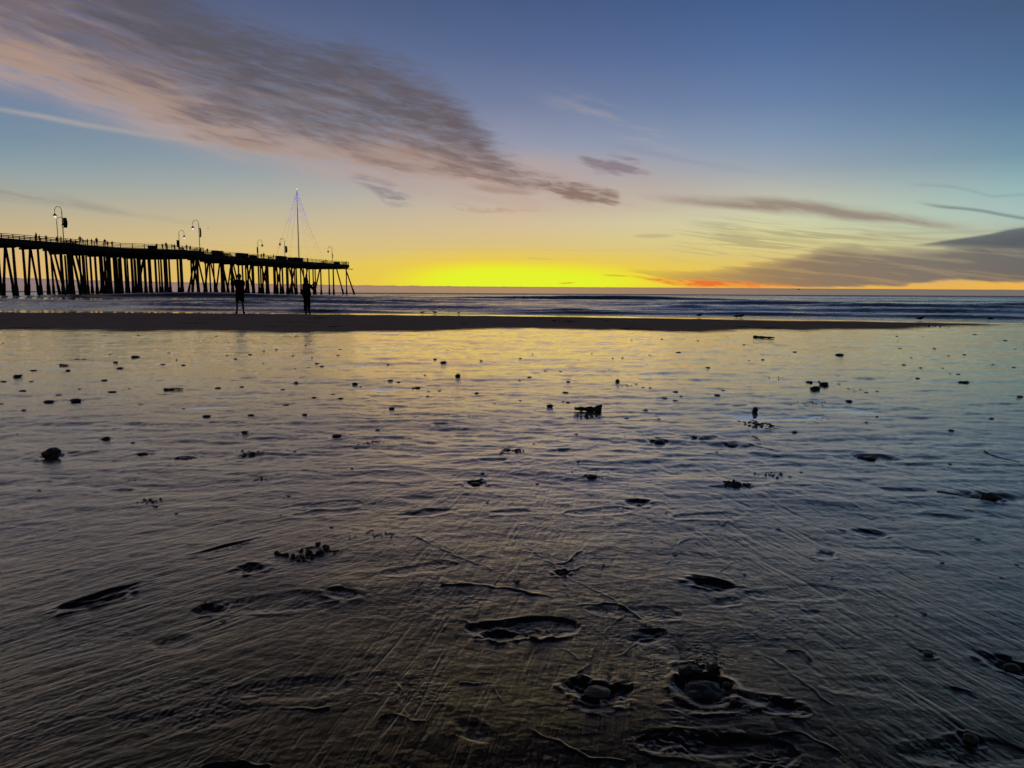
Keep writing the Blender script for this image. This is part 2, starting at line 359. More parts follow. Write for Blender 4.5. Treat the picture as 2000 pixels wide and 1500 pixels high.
def tube(bm, pts, rs, seg=8, cap=True, mi=0):
    pts = [Vector(p) for p in pts]
    if not isinstance(rs, (list, tuple)): rs = [rs]*len(pts)
    rings = []; ref = Vector((0, 0, 1))
    for i, p in enumerate(pts):
        t = (pts[min(i+1, len(pts)-1)] - pts[max(i-1, 0)]).normalized()
        a = t.cross(ref)
        if a.length < .05: a = t.cross(Vector((1, 0, 0)))
        a.normalize(); b = t.cross(a)
        rings.append([bm.verts.new(p + (a*math.cos(k*2*math.pi/seg) + b*math.sin(k*2*math.pi/seg))*rs[i]) for k in range(seg)])
    for i in range(len(rings)-1):
        for k in range(seg):
            f = bm.faces.new((rings[i][k], rings[i][(k+1) % seg], rings[i+1][(k+1) % seg], rings[i+1][k])); f.material_index = mi
    if cap:
        for r, s in ((rings[0], -1), (rings[-1], 1)):
            try: f = bm.faces.new(r if s > 0 else r[::-1]); f.material_index = mi
            except ValueError: pass
def beam(bm, a, b, w, h, z_up=Vector((0, 0, 1))):
    """box from a to b, w wide, h high, centred on the line"""
    a = Vector(a); b = Vector(b); d = (b-a).normalized(); s = d.cross(z_up)
    if s.length < .01: s = Vector((1, 0, 0))
    s.normalize(); u = s.cross(d)
    vs = []
    for p in (a, b):
        for i, j in ((-1, -1), (1, -1), (1, 1), (-1, 1)): vs.append(bm.verts.new(p + s*(i*w/2) + u*(j*h/2)))
    for f in ((0, 3, 2, 1), (4, 5, 6, 7), (0, 1, 5, 4), (1, 2, 6, 5), (2, 3, 7, 6), (3, 0, 4, 7)): bm.faces.new([vs[k] for k in f])
def box(bm, c, s, rz=0, bev=0):
    mt = Matrix.Translation(c) @ Matrix.Rotation(rz, 4, 'Z') @ Matrix.Diagonal((s[0], s[1], s[2], 1))
    r = bmesh.ops.create_cube(bm, size=1, matrix=mt)
    if bev:
        es = list({e for v in r['verts'] for e in v.link_edges}); bmesh.ops.bevel(bm, geom=es, offset=bev, segments=2, affect='EDGES')
def skin_mesh(name, verts, edges, radii, m, sub=1, root=0):
    me = bpy.data.meshes.new(name+'_cage'); me.from_pydata([tuple(v) for v in verts], edges, []); me.update()
    o = bpy.data.objects.new(name+'_cage', me); COL.objects.link(o)
    o.modifiers.new('skin', 'SKIN'); s = o.modifiers.new('sub', 'SUBSURF'); s.levels = sub; s.render_levels = sub
    for i, r in enumerate(radii):
        sv = me.skin_vertices[0].data[i]; sv.radius = (r, r) if not isinstance(r, tuple) else r; sv.use_root = (i == root)
    dg = bpy.context.evaluated_depsgraph_get(); dg.update()
    res = bpy.data.meshes.new_from_object(o.evaluated_get(dg)); res.name = name
    res.materials.clear(); res.materials.append(m)
    res.polygons.foreach_set('use_smooth', [True]*len(res.polygons))
    bpy.data.objects.remove(o); bpy.data.meshes.remove(me)
    return res

# ------------------------------------------------------------------ numpy noise
_rng = np.random.RandomState(11)
_P = _rng.permutation(4096).astype(np.int64); _Gx = np.cos(_rng.rand(4096)*2*np.pi).astype(np.float32)
_ang = _rng.rand(4096)*2*np.pi; _Gx = np.cos(_ang); _Gy = np.sin(_ang)
def pn(x, y, seed=0):
    x = np.asarray(x, float) + seed*17.31; y = np.asarray(y, float) + seed*9.77
    xi = np.floor(x).astype(np.int64); yi = np.floor(y).astype(np.int64); xf = x-xi; yf = y-yi
    u = xf*xf*xf*(xf*(xf*6-15)+10); v = yf*yf*yf*(yf*(yf*6-15)+10)
    def g(i, j, dx_, dy_):
        h = _P[(_P[(i+seed*131) & 4095] + j) & 4095]; return _Gx[h]*dx_ + _Gy[h]*dy_
    a = g(xi, yi, xf, yf); b = g(xi+1, yi, xf-1, yf); c = g(xi, yi+1, xf, yf-1); d = g(xi+1, yi+1, xf-1, yf-1)
    return (a+u*(b-a) + v*((c+u*(d-c))-(a+u*(b-a))))*1.5
def fbm(x, y, o=4, seed=0, g=.5):
    r = 0; a = 1; f = 1
    for k in range(o): r = r + a*pn(x*f, y*f, seed+k); a *= g; f *= 2.03
    return r
def sst(a, b, x):
    t = np.clip((x-a)/(b-a), 0, 1); return t*t*(3-2*t)

# ------------------------------------------------------------------ beach height
NEAR = ([-60, -25, -13, -8, -4, -1, 1.5, 5, 8, 10.5, 14.5, 17, 20, 60], [17, 17.6, 18.2, 17.6, 17.7, 19.6, 19.8, 19.0, 20.2, 20.4, 23.2, 24.6, 25, 25])
FAR = ([-80, -25, -8, 0, 8, 18.5, 26, 60], [36, 34.8, 34, 32.4, 30, 26.2, 24.4, 20])
def edges_xy(x, y):
    n = np.interp(x, *NEAR) + pn(x*.45, x*0, 3)*.7 + pn(x*1.3, y*.2, 5)*.25
    f = np.interp(x, *FAR) + pn(x*.12, x*0, 8)*.6
    return n, f
def gp(px, py): p = G(px, py); return p.x, p.y
# things pressed into the sand, given where they are in the photograph: (x, y) metres
def shoe(x, y, cx, cy, ang, L, depth, treads, flip=1):
    c, s = math.cos(ang), math.sin(ang)
    x = x + .006*pn(x*24, y*24, 15); y = y + .006*pn(x*24, y*24, 16)
    u = ((x-cx)*c + (y-cy)*s)/L; v = (-(x-cx)*s + (y-cy)*c)/L*flip
    hw = .17 + .035*np.cos((u-.2)*6.2) ; hw = np.where(np.abs(u) < .5, hw*np.sqrt(np.clip(1-(np.abs(u)/.5)**4, 0, 1)), 0)
    d = (hw - np.abs(v - .03*np.sin(u*5)))*L
    inside = sst(0, .010, d)*(np.abs(u) < .5)
    rim = np.exp(-((d+.006)/.007)**2)*(np.abs(u) < .53)
    ring = np.sin(np.hypot((u-.3), v*1.2)*150)*np.exp(-((u-.3)**2+v*v)/.012) + np.where(u < .12, .5*np.sin(u*110+3*pn(u*14, v*14, 4)), 0)
    worn = np.clip(.5+1.3*pn(u*2.5+cx*3, v*3+cy, 18), 0, 1)
    return (inside*(-depth*sst(0, .03, d) + treads*(ring*.6+pn(u*22, v*22, 6)*.9)*worn) + rim*depth*.5*worn)
def pit(x, y, cx, cy, rx, ry, ang, depth, rim=.4):
    c, s = math.cos(ang), math.sin(ang)
    u = ((x-cx)*c + (y-cy)*s)/rx; v = (-(x-cx)*s + (y-cy)*c)/ry
    q = int(abs(cx*37)) % 50
    r = np.sqrt(u*u+v*v) + .26*pn(u*1.3, v*1.3, q) + .09*pn(u*3.4, v*3.4, q+1) + .02*pn(u*9, v*9, q+2)
    return -depth*sst(1.10, .40, r)*(1+.25*pn(u*3, v*3, q+4)) + depth*rim*np.exp(-((r-1.2)/.22)**2)*np.clip(.35+1.2*pn(u*1.6, v*1.6, q+3), 0, 1)
def ridge(x, y, pts, w, h):
    r = np.zeros_like(x); best = np.full(x.shape, 9.0)
    for (x0, y0), (x1, y1) in zip(pts, pts[1:]):
        dx_, dy_ = x1-x0, y1-y0; t = np.clip(((x-x0)*dx_+(y-y0)*dy_)/(dx_*dx_+dy_*dy_+1e-9), 0, 1)
        best = np.minimum(best, np.hypot(x-x0-t*dx_, y-y0-t*dy_))
    return h*np.exp(-(best/w)**2)
SHOES = [  # px, py, angle, length, depth, tread
 (1022, 1222, -.03, .36, .0055, .0020, 1), (1400, 1462, -.08, .36, .0030, .0028, -1), (1555, 1158, .02, .36, .0022, .0012, 1),
 (520, 1176, .10, .40, .0022, .0016, 1), (1750, 1350, -.12, .38, .0016, .0010, -1), (560, 1340, .06, .34, .0014, .0012, 1),
 (1170, 1000, .1, .33, .0030, .002, 1), (1500, 1375, -.5, .20, .0030, .0014, 1), (370, 1395, .15, .34, .0012, .0014, 1),
 (1380, 1010, .2, .33, .0030, .002, -1), (820, 1110, .3, .3, .0025, .002, 1), (1880, 1470, .0, .3, .003, .002, 1),
 (640, 985, .15, .34, .003, .002, 1), (1750, 1075, -.3, .32, .002, .0015, 1), (1240, 1195, -.2, .30, .002, .0015, 1)]
PITS = [ # px, py, rx, ry, ang, depth, rim
 (1135, 1338, .045, .040, 0, .016, .3), (1200, 1352, .060, .050, .2, .016, .3), (1165, 1372, .05, .04, 0, .006, .8),
 (1375, 1342, .075, .060, -.3, .014, .35), (1390, 1380, .09, .035, 0, .005, .8), (1392, 1140, .085, .045, -.45, .018, .5), (1400, 1152, .04, .02, -.3, .008, -.5),
 (185, 1172, .105, .042, .75, .018, .55), (215, 1155, .10, .02, .75, .010, .5), (408, 1188, .055, .035, .1, .010, .5), (975, 1236, .05, .035, 0, .013, .7),
 (492, 1112, .055, .045, .5, .012, .5), (1098, 1118, .028, .030, 0, .016, .5), (1246, 984, .07, .06, .2, .014, .5), (930, 944, .060, .075, 0, .014, .55),
 (1694, 1038, .075, .05, -.4, .012, .5), (1612, 1082, .04, .06, -.6, .010, .5), (450, 1066, .02, .12, -.75, .010, .5), (1978, 1302, .05, .08, .5, .016, .5), (1527, 1385, .05, .03, .3, .008, .5),
 (964, 900, .11, .05, 0, .012, .5), (900, 842, .22, .12, 0, .008, .3), (1288, 866, .17, .12, 0, .014, .35), (1430, 873, .15, .12, 0, .012, .35), (1700, 896, .2, .12, 0, .014, .4),
 (1356, 857, .12, .10, 0, .010, .3), (280, 886, .10, .05, .4, .010, .4), (360, 894, .10, .05, .4, .010, .4), (490, 890, .10, .08, .6, .010, .4), (1935, 970, .16, .10, -.3, .016, .4), (1830, 848, .25, .1, 0, .006, .3),
 (1442, 955, .16, .06, .1, .008, .4), (1148, 818, .25, .12, 0, .006, .4), (190, 830, .40, .14, 0, .012, .2), (60, 832, .5, .14, .1, .010, .2), (560, 858, .3, .12, 0, .010, .2), (800, 760, .6, .2, 0, .008, .2), (1330, 880, .28, .09, -.1, .010, .2),
 (1700, 862, .6, .16, 0, .010, .2), (1650, 800, .5, .2, 0, .008, .2), (640, 1000, .16, .05, .3, .007, .4), (1840, 1010, .15, .07, -.2, .008, .4), (830, 1000, .12, .05, .3, .008, .5), (1000, 1000, .1, .04, .2, .006, .5)]
RIDGES = [([(1130, 1312), (1152, 1296), (1160, 1262), (1178, 1240), (1196, 1222), (1222, 1196)], .0030, .0035), ([(1208, 1278), (1232, 1262), (1250, 1246), (1300, 1230)], .0030, .003),
 ([(910, 1205), (945, 1232), (975, 1252), (1000, 1247), (1016, 1234), (1034, 1236), (1052, 1248), (1085, 1242)], .004, .006),
 ([(1085, 1255), (1120, 1275), (1148, 1297)], .003, .003), ([(760, 1300), (776, 1340), (790, 1385), (800, 1450)], .0028, .003), ([(900, 1330), (960, 1330), (985, 1372)], .003, .003),
 ([(1104, 1100), (1122, 1086), (1138, 1072)], .004, .006), ([(1090, 1112), (1078, 1098), (1062, 1088), (1040, 1076)], .003, .0035), ([(1106, 1116), (1130, 1108), (1160, 1102)], .003, .0035), ([(1098, 1128), (1106, 1150), (1112, 1166)], .003, .003),
 ([(1400, 1118), (1430, 1098), (1436, 1088)], .0028, .003), ([(1300, 1100), (1330, 1060), (1380, 1040), (1440, 1010)], .0028, .003), ([(1020, 1060), (1100, 1120), (1180, 1160), (1260, 1210)], .0025, .002), ([(800, 1040), (880, 1080), (960, 1110)], .004, .004),
 ([(560, 1190), (600, 1182), (650, 1172), (690, 1160)], .004, .003), ([(860, 1140), (920, 1138), (1000, 1146), (1080, 1165)], .006, .005), ([(1130, 1180), (1200, 1176), (1220, 1185), (1250, 1205)], .005, .005),
 ([(1040, 1425), (1100, 1455), (1140, 1475), (1220, 1485)], .004, .004), ([(1470, 1275), (1510, 1285), (1545, 1315), (1590, 1350), (1630, 1385)], .004, .003), ([(1540, 1272), (1560, 1268), (1585, 1288)], .004, .006), ([(1860, 1340), (1890, 1348), (1930, 1368)], .004, .005),
 ([(550, 1378), (600, 1378), (640, 1378)], .004, .004), ([(740, 1395), (770, 1395), (830, 1405)], .003, .003), ([(400, 1495), (450, 1487), (520, 1492)], .005, .008), ([(1480, 1440), (1560, 1430), (1640, 1470)], .004, .004)]
SHOES = [(gp(a, b), c, d, e, f, g) for a, b, c, d, e, f, g in SHOES]
PITS = [(gp(a, b), c, d, e, f*.62, g*.8) for a, b, c, d, e, f, g in PITS]
RIDGES = [([gp(*p) for p in pts], w, h) for pts, w, h in RIDGES]
_rr = random.Random(5)
for _ in range(26):        # small hollows and scuffs all over, thinner far away
    px, py = _rr.uniform(-80, 2080), 780 + 700*_rr.random()**1.4
    gx_, gy_ = gp(px, py); s_ = _rr.uniform(.012, .045)*(1+gy_*.10)
    PITS.append(((gx_, gy_), s_*1.5, s_*_rr.uniform(.5, 1), _rr.uniform(-.8, .8), s_*_rr.uniform(.05, .13), _rr.uniform(-.1, .6)))
STONES = []    # (x, y, radius) filled before the ground is built, for the scour round each

def base_height(x, y):
    """undulating flat of wet sand, fine rills included; returns height and puddle mask"""
    n_, f_ = edges_xy(x, y)
    r = np.hypot(x, y)
    wx = x + .10*pn(x*1.7, y*1.7, 21); wy = y + .06*pn(x*2.1, y*2.1, 22)
    big = .012*fbm(wx*.38, wy*.75, 3, 30)
    mid = fbm(wx*1.5 - wy*.2, wy*4.0, 5, 40, .56)
    mid = .0044*mid*(.28+.72*sst(2.0, 6, r)+.5*sst(7, 11, r)) + .0042*fbm(wx*.9+wy*.1, wy*2.4, 4, 47, .6)*sst(6, 10, r)
    swl = .0028*fbm(wx*3.6, wy*8.5, 4, 44, .6)*sst(2.5, 5, r)*sst(22, 14, r)
    rip = .0014*(1-np.abs(pn(wx*2.6, wy*9+1.5*pn(wx*1.1, wy*1.1, 50), 51))*2)*sst(4, 8, r)
    # flow rills, fanning outward
    def rill(ang, sc, sd):
        c, s = math.cos(ang), math.sin(ang)
        a = wx*c - wy*s; l = wx*s + wy*c
        a = a + .018*pn(l*2.2, a*3, sd+3)
        return fbm(a*sc, l*4.0, 2, sd) + .7*pn(a*sc*2.4, l*9, sd+7) + .45*pn(a*sc*4.6, l*13, sd+8)*sst(4.5, 3, r)
    wl = sst(-.25, -1.0, x); wr = sst(.35, 1.1, x); wc = 1-wl-wr
    k = (rill(.80, 30, 60)*wl + rill(.22, 42, 70)*wc*(.35+.5*sst(-.1, .5, pn(x*1.3, y*1.3, 2))) + rill(-.30, 26, 80)*wr)
    mod = .35+.65*sst(-.35, .35, pn(x*.9, y*.9, 90))
    k2 = rill(.62, 13, 95)*wl + rill(-.18, 12, 96)*wr + rill(.15, 12, 97)*wc*.4
    fade = sst(9, 3.5, r)
    h = big + mid + swl + rip + (.00062*k + .00034*k2)*mod*fade
    # crumbly worm-cast patches
    pm = sst(.18, .5, pn(x*2.6+7, y*3.4, 101)+.35*pn(x*8, y*8, 102))*fade
    h = h + pm*(.0014*np.abs(fbm(x*48, y*62, 2, 104)) - .0006)
    # long diagonal cross hatching
    hatch = np.maximum(0, pn(x*9+y*9, (x-y)*1.0, 110)-.35)*.003 + np.maximum(0, pn(x*9-y*9, (x+y)*1.0, 111)-.35)*.003
    h = h + hatch*fade*wc*.7
    h = h + .0007*fbm(x*14, y*22, 3, 115, .6)*sst(12, 6, r) + .0022*fbm(wx*4.2, wy*8.5, 4, 117, .62)*sst(2.2, 4.5, r)*sst(20, 12, r)
    dm = pn(x*3.1, y*5.5, 118); h = h - .0040*sst(.30, .62, dm)*sst(2.5, 4.5, r)*sst(18, 10, r)
    return h, n_, f_

def height(x, y, feat=True):
    x = np.asarray(x, float); y = np.asarray(y, float)
    h, n_, f_ = base_height(x, y)
    if feat:
        def local(cx, cy, R, fn):
            nonlocal h
            m_ = np.abs(x-cx) < R
            m_ &= np.abs(y-cy) < R
            if m_.any():
                idx = np.nonzero(m_); h[idx] = h[idx] + fn(x[idx], y[idx])
        for (c, a, L, d, t, fl) in SHOES: local(c[0], c[1], L, lambda X_, Y_: shoe(X_, Y_, c[0], c[1], a, L, d, t, fl))
        for (c, rx, ry, a, d, rm) in PITS: local(c[0], c[1], max(rx, ry)*2.2, lambda X_, Y_: pit(X_, Y_, c[0], c[1], rx, ry, a, d, rm))
        for pts, w, hh in RIDGES:
            cx = sum(p[0] for p in pts)/len(pts); cy = sum(p[1] for p in pts)/len(pts)
            R = max(math.hypot(p[0]-cx, p[1]-cy) for p in pts)+.05
            def fr(X_, Y_):
                X2 = X_+.010*pn(X_*22, Y_*22, 9); Y2 = Y_+.012*pn(X_*20, Y_*20, 10)
                return ridge(X2, Y2, pts, w*(.7+.3*pn(X_*9, Y_*9, 12)), hh)*(.6+.8*pn(X_*16, Y_*16, 14))
            local(cx, cy, R, fr)
        for sx, sy, sr in STONES:
            ang = .75 if sx < -.4 else (-.3 if sx > .6 else .2)      # scour tail trails away from the sea side
            c, s = math.cos(ang), math.sin(ang)
            def fs(X_, Y_):
                a = ((X_-sx)*c - (Y_-sy)*s)/sr; l = ((X_-sx)*s + (Y_-sy)*c)/sr
                r_ = np.sqrt(a*a+l*l)
                return sr*(-.14*np.exp(-((r_-1.25)/.38)**2) + .08*np.exp(-((r_-2.0)/.3)**2) - .14*np.exp(-((np.abs(a)-.8-.05*l)/.3)**2)*sst(.5, 1.5, l)*sst(7, 2, l))
            local(sx, sy, sr*7, fs)
    # puddles: water fills the lowest hollows level
    lvl = -.0112 + .0025*pn(x*.35, y*.35, 120) - .006*sst(6.0, 3.0, y)
    wetz = sst(3.0, 5.0, y)
    pud = (h < lvl)*wetz
    h = np.where((h < lvl) & (wetz > .5), lvl, h)
    # the drier bar and the slope into the sea
    inner = sst(0, 1.6, y-n_)
    bar = inner*sst(2.5, -1.0, y-f_)
    h = h*(1-inner*.8) + bar*(.018 + .010*fbm(x*.7, y*.7, 3, 130))*1.0
    sea = np.clip(y-f_, 0, None)
    h = h - np.minimum(.035*sea, 3.0+0*sea)
    wet = 1-sst(-.5, .9, y-n_+.25*pn(x*2.2, y*2.2, 140))
    wet = np.maximum(wet, sst(-2.2, -.9, y-f_+.3*pn(x*.6, y*.6, 141)))
    wet = np.where(y < -60, 0.2, wet)
    return h, wet, pud
def hz(x, y):
    h, _, _ = height(np.array([x]), np.array([y])); return float(h[0])

def polar_sheet(name, rings, angs, fn):
    """one sheet of quads round the viewer's foot point; fn(x, y) -> z, attributes"""
    R, A = np.meshgrid(rings, angs, indexing='ij')
    x = R*np.sin(A); y = R*np.cos(A)
    z, attrs = fn(x, y)
    nr, na = R.shape
    co = np.stack([x, y, z], -1).reshape(-1, 3).astype(np.float32)
    i = np.arange(nr-1)[:, None]*na; j = np.arange(na-1)[None, :]
    q = np.stack([i+j, i+j+1, i+j+1+na, i+j+na], -1).reshape(-1, 4)
    me = bpy.data.meshes.new(name)
    me.vertices.add(len(co)); me.vertices.foreach_set('co', co.ravel())
    me.loops.add(q.size); me.loops.foreach_set('vertex_index', q.ravel().astype(np.int32))
    me.polygons.add(len(q)); me.polygons.foreach_set('loop_start', np.arange(0, q.size, 4, dtype=np.int32))
    me.update(calc_edges=True)
    me.polygons.foreach_set('use_smooth', np.ones(len(q), bool))
    for k, v in attrs.items():
        at = me.attributes.new(k, 'FLOAT', 'POINT'); at.data.foreach_set('value', v.reshape(-1).astype(np.float32))
    return me

# ------------------------------------------------------------------ things lying on the sand: positions first
# px, py, width px, height ratio, kind
BIG = [
 (264.5, 699, 20, .45, 'long low dark stone on shiny sand far out at the left'),
 (226, 709, 12, .5, 'crooked dark shard of kelp stalk lying just behind a pointed shard'),
 (234, 720.6, 13, .5, 'pointed dark shard in front of a crooked shard'),
 (35, 737.6, 18, .55, 'knobbly dark stone near the left border, well behind two domed stones'),
 (219, 766, 18, .3, 'thin flat dark pebble behind and right of two domed stones'),
 (96, 786, 22, .42, 'left one of two domed dark stones lying side by side at the left'),
 (148.6, 784, 25, .42, 'right one of two domed dark stones lying side by side at the left'),
 (403.6, 813, 18, .35, 'low oval stone with a rippled tail, alone left of the middle'),
 (206, 855.6, 18, .45, 'small domed stone behind the tall rounded rock on the left'),
 (478, 845, 15, .45, 'small oval stone ahead of a larger oval stone, left of the middle'),
 (658, 853, 23, .42, 'smooth oval dark stone left of the middle with a furrow behind it'),
 (102, 891, 32, .75, 'tall rounded dark rock, the biggest stone on the left side of the beach'),
 (106, 876, 15, .35, 'thin stone flush with the sand just behind the tall rounded rock'),
 (279, 884, 22, .3, 'half buried flat stone right of the tall rounded rock'),
 (360, 893, 22, .35, 'half buried stone with a hooked furrow left of the kelp tuft'),
 (866, 709, 14, .5, 'dark angular stone far out on the golden wet sand left of centre'),
 (894.6, 738, 10, .8, 'small blocky dark cube-shaped stone on the golden wet sand'),
 (693, 750, 14, .4, 'flat dark stone beside a tiny pebble, in golden reflection left of centre'),
 (765, 800, 13, .5, 'dark pebble with a bright furrow, in front of the flat golden sand'),
 (1074, 796.5, 15, .6, 'chunky dark stone left of the driftwood piece'),
 (1261, 801.5, 11, .5, 'oval pebble right of the driftwood piece'),
 (1206, 748, 9.5, 1.0, 'round dark ball-like float upright on the sand with a strand beside it'),
 (1288, 863, 27, .45, 'smooth domed stone in a shallow puddle right of centre'),
 (928.6, 943, 22, .35, 'flat stone lying in a round scour hole near the centre'),
 (1155, 932.7, 20, .45, 'lumpy dark stone among crumbs, right of the stone in the scour hole'),
 (1639.6, 695, 17, .45, 'flat topped dark stone far out on the right half of the wet sand'),
 (1609, 751.5, 18, .6, 'rear one of two rough dark lumps lying close together on the right'),
 (1592, 762, 18, .65, 'front one of two rough dark lumps lying close together on the right'),
 (1882.7, 748, 20, .55, 'rough dark lump alone far out near the right border'),
 (1401, 774, 13, .4, 'low dark pebble right of centre in the last golden shine'),
 (1474.7, 804, 12, 1.0, 'small upright broken stalk with a knob, behind the beaded kelp'),
 (1356, 854, 14, .4, 'domed pebble in a small blue puddle right of centre'),
 (1429.5, 870, 18, .4, 'domed stone in a blue puddle, second from the pair of touching stones'),
 (1683, 892, 20, .45, 'left one of two touching domed stones on the right'),
 (1700, 895, 24, .45, 'right one of two touching domed stones on the right'),
 (1657.6, 785, 14, .4, 'flat dark pebble right of the two rough lumps and in front of them'),
 (1935, 972, 40, .42, 'wedge shaped dark rock with a pool round it near the right border'),
 (1858, 841.6, 13, .4, 'small flat stone in a shallow pool near the right border'),
 (1166, 1352, 54, .65, 'rounded brown stone sitting in a water filled hollow at the bottom of the beach'),
 (1346, 1308, 44, .5, 'left rear lump of a black rock cluster pressed into the sand'),
 (1392, 1306, 26, .7, 'small right rear lump of the black rock cluster'),
 (1374, 1346, 78, .40, 'largest and front lump of the black rock cluster'),
 (1420, 1338, 20, .6, 'little knob at the right end of the black rock cluster'),
 (1896, 1445, 32, .6, 'single dark stone near the bottom right corner of the beach'),
 (1813, 1277, 22, .35, 'thin flat dark pebble on the dark sand at the lower right'),
 (1978, 1302, 34, .5, 'dark stone in a furrow at the right border'),
 (1098, 1117, 16, .7, 'small black stone in the middle of star shaped cracks'),
 (1010, 1134, 13, .5, 'tiny dark pebble left of the star shaped cracks'),
]
SMALL = [(65,723,12),(133,723,12),(151,702,10),(165,702,8),(7,746,12),(61,747,10),(44,764,12),(155,760,7),(115,772,11),(203,744,12),(252,759,6),(318,712,9),(358,713,11),(489,693,9),(572,696,7),(619,710,9),(628,715,10),(578,748,9),(472,756,11),(426,758,11),(552.5,761,10),(649,769.5,10),(665,779,11),(613,777,11),(558,790,11),(490,812,12),(595,813,14),(850,702,9),(875,684,6),(704,754,7),(763,744,11),(778,746,7),(807.6,757,8),(816,756,11),(858,762,8),(835,774,8),(931,767,10),(1034,738,11),(1064,724,7),(1095,725,7),(1110,747,9),(1216,700,7),(1104,768,12),(1109,784.5,8),(1100,784,6),(1224,817.5,10),(1287,818,8),(1298,778,9),(1319,783,11),(1319.6,767,11),(1325,688.6,10),(1293,662,7),(738,838.6,11),(695,875,10),(1129,904.5,9),(1383,719,9),(1758,680,8),(1903.6,654.6,8),(1963.6,666,8),(1580,745,12),(1412.5,763,8),(1552,844,12),(1691.6,767,8),(1692,824,8),(1991.5,777,13),(1936.5,817,10),(1565,923,7),(1243,751,6),(1256,758,6),(2,789,9),(47,803,10),(1016,783,6),(966,788,6),(1190,722,6),(1444,822,7),(1600,745,6),(1765,713,8),(1798,720,7),(1856,730,6),(1792,740,10),(1871,731,8),(1980,718,7),(1940,712,7),(1853,695,7),(1884,693,8),(1825,681,6),(1625,1130,8),(900,1172,8),(700,868,7),(1713,813,7),(1400,885,7),(1545,790,8),(1330,775,7),(940,706,7),(1130,703,6),(1016,701,6),(660,694,6),(540,682,6),(460,700,6),(1490,702,8),(1552,688,8)]
def px_r(px, py, w):    # true half width of something w px wide in the photo
    p = G(px, py); return w/F*(p-CAMP).dot(fw)/2
for px, py, w, hr, lab in BIG:
    p = G(px, py); STONES.append((p.x, p.y, px_r(px, py, w)*.85))
_r = random.Random(3)
while len(SMALL) < 190:
    px, py = _r.uniform(-60, 2060), 655 + 560*_r.random()**2.2
    SMALL.append((px, py, _r.uniform(3.2, 6.0)*(1+(py-655)/500)))
for px, py, w in SMALL:
    if w > 8: p = G(px, py); STONES.append((p.x, p.y, px_r(px, py, w)*.9))

# ------------------------------------------------------------------ ground sheet
core = np.linspace(-rad(44), rad(44), 1500)
side = np.linspace(rad(44), rad(180), 70)[1:]
angs = np.concatenate([-side[::-1], core, side])
rings = [.02, .15, .4, .7, .95, 1.1]; r_ = 1.2
while r_ < 60:
    rings.append(r_); r_ += max(.0026, min(r_*r_/710*.72, .12))
rings += [float(v) for v in np.geomspace(61, 6000, 40)]
def ground_fn(x, y):
    h, w, p = height(x, y); 
    return h, {'wet': w, 'pud': p}
gme = polar_sheet('beach', np.array(rings), angs, ground_fn)
gm = bpy.data.materials.new('wet_sand'); gm.use_nodes = True; t = gm.node_tree; b = NB(t); t.nodes.clear()
geo = b.new('ShaderNodeNewGeometry')
def attr(b, n):
    a = b.new('ShaderNodeAttribute'); a.attribute_name = n; return E(b, a.outputs['Fac'])
wet = attr(b, 'wet'); pud = attr(b, 'pud')
spx = b.new('ShaderNodeSeparateXYZ'); t.links.new(geo.outputs['Position'], spx.inputs[0]); gx_, gy_ = E(b, spx.outputs[0]), E(b, spx.outputs[1])
n1 = b.noise(geo.outputs['Position'], 2.2, 5, .6); grain = b.noise(geo.outputs['Position'], 420, 2, .6); n3 = b.noise(geo.outputs['Position'], 60, 4, .6)
wetc = b.mix(n1*.6+n3*.4, lin((20, 19, 19)), lin((34, 31, 30)))
dryc = b.mix(b.noise(b.vec(gx_*.5, gy_*1.5), 1.0, 5, .6), lin((146, 126, 110)), lin((192, 168, 148)))
dark = b.noise(b.vec(gx_*.9, gy_*1.1, 4), 1.0, 3, .5)
basec = b.mix(wet, dryc, wetc); basec = b.mix(pud, basec, lin((30, 29, 30)))
def rl_(ang, sc, z_):
    c, s = math.cos(ang), math.sin(ang)
    return b.noise(b.vec((gx_*c-gy_*s)*sc, (gx_*s+gy_*c)*3.2, z_), 1.0, 4, .62, .7)
wl_ = b.ss(gx_, -.2, -1.0); wr_ = b.ss(gx_, .3, 1.1)
stri = rl_(.78, 34, 1.0)*wl_ + rl_(-.28, 30, 5.0)*wr_ + rl_(.20, 40, 9.0)*(1-wl_-wr_)
flat_ = b.noise(b.vec(gx_*7, gy_*20, 2.0), 1.0, 5, .65, .2)
crest = 1-(stri-.5).abs()*5.0
hgt = crest.max(0.0)*.0008*b.ss(gy_, 7, 2.5) + grain*(.0009*b.ss(gy_, 5, 1.5)+.00012) + n3*(.0020*b.ss(gy_, 8, 2.5)+.0004) + stri*.0062*b.ss(gy_, 9, 3) + flat_*.0060*b.ss(gy_, 2.5, 6)*b.ss(gy_, 40, 10)
bn = b.new('ShaderNodeBump'); bn.inputs['Distance'].default_value = 1.0
t.links.new(hgt.s, bn.inputs['Height']); b.put(bn.inputs['Strength'], ((1-pud)*.8))
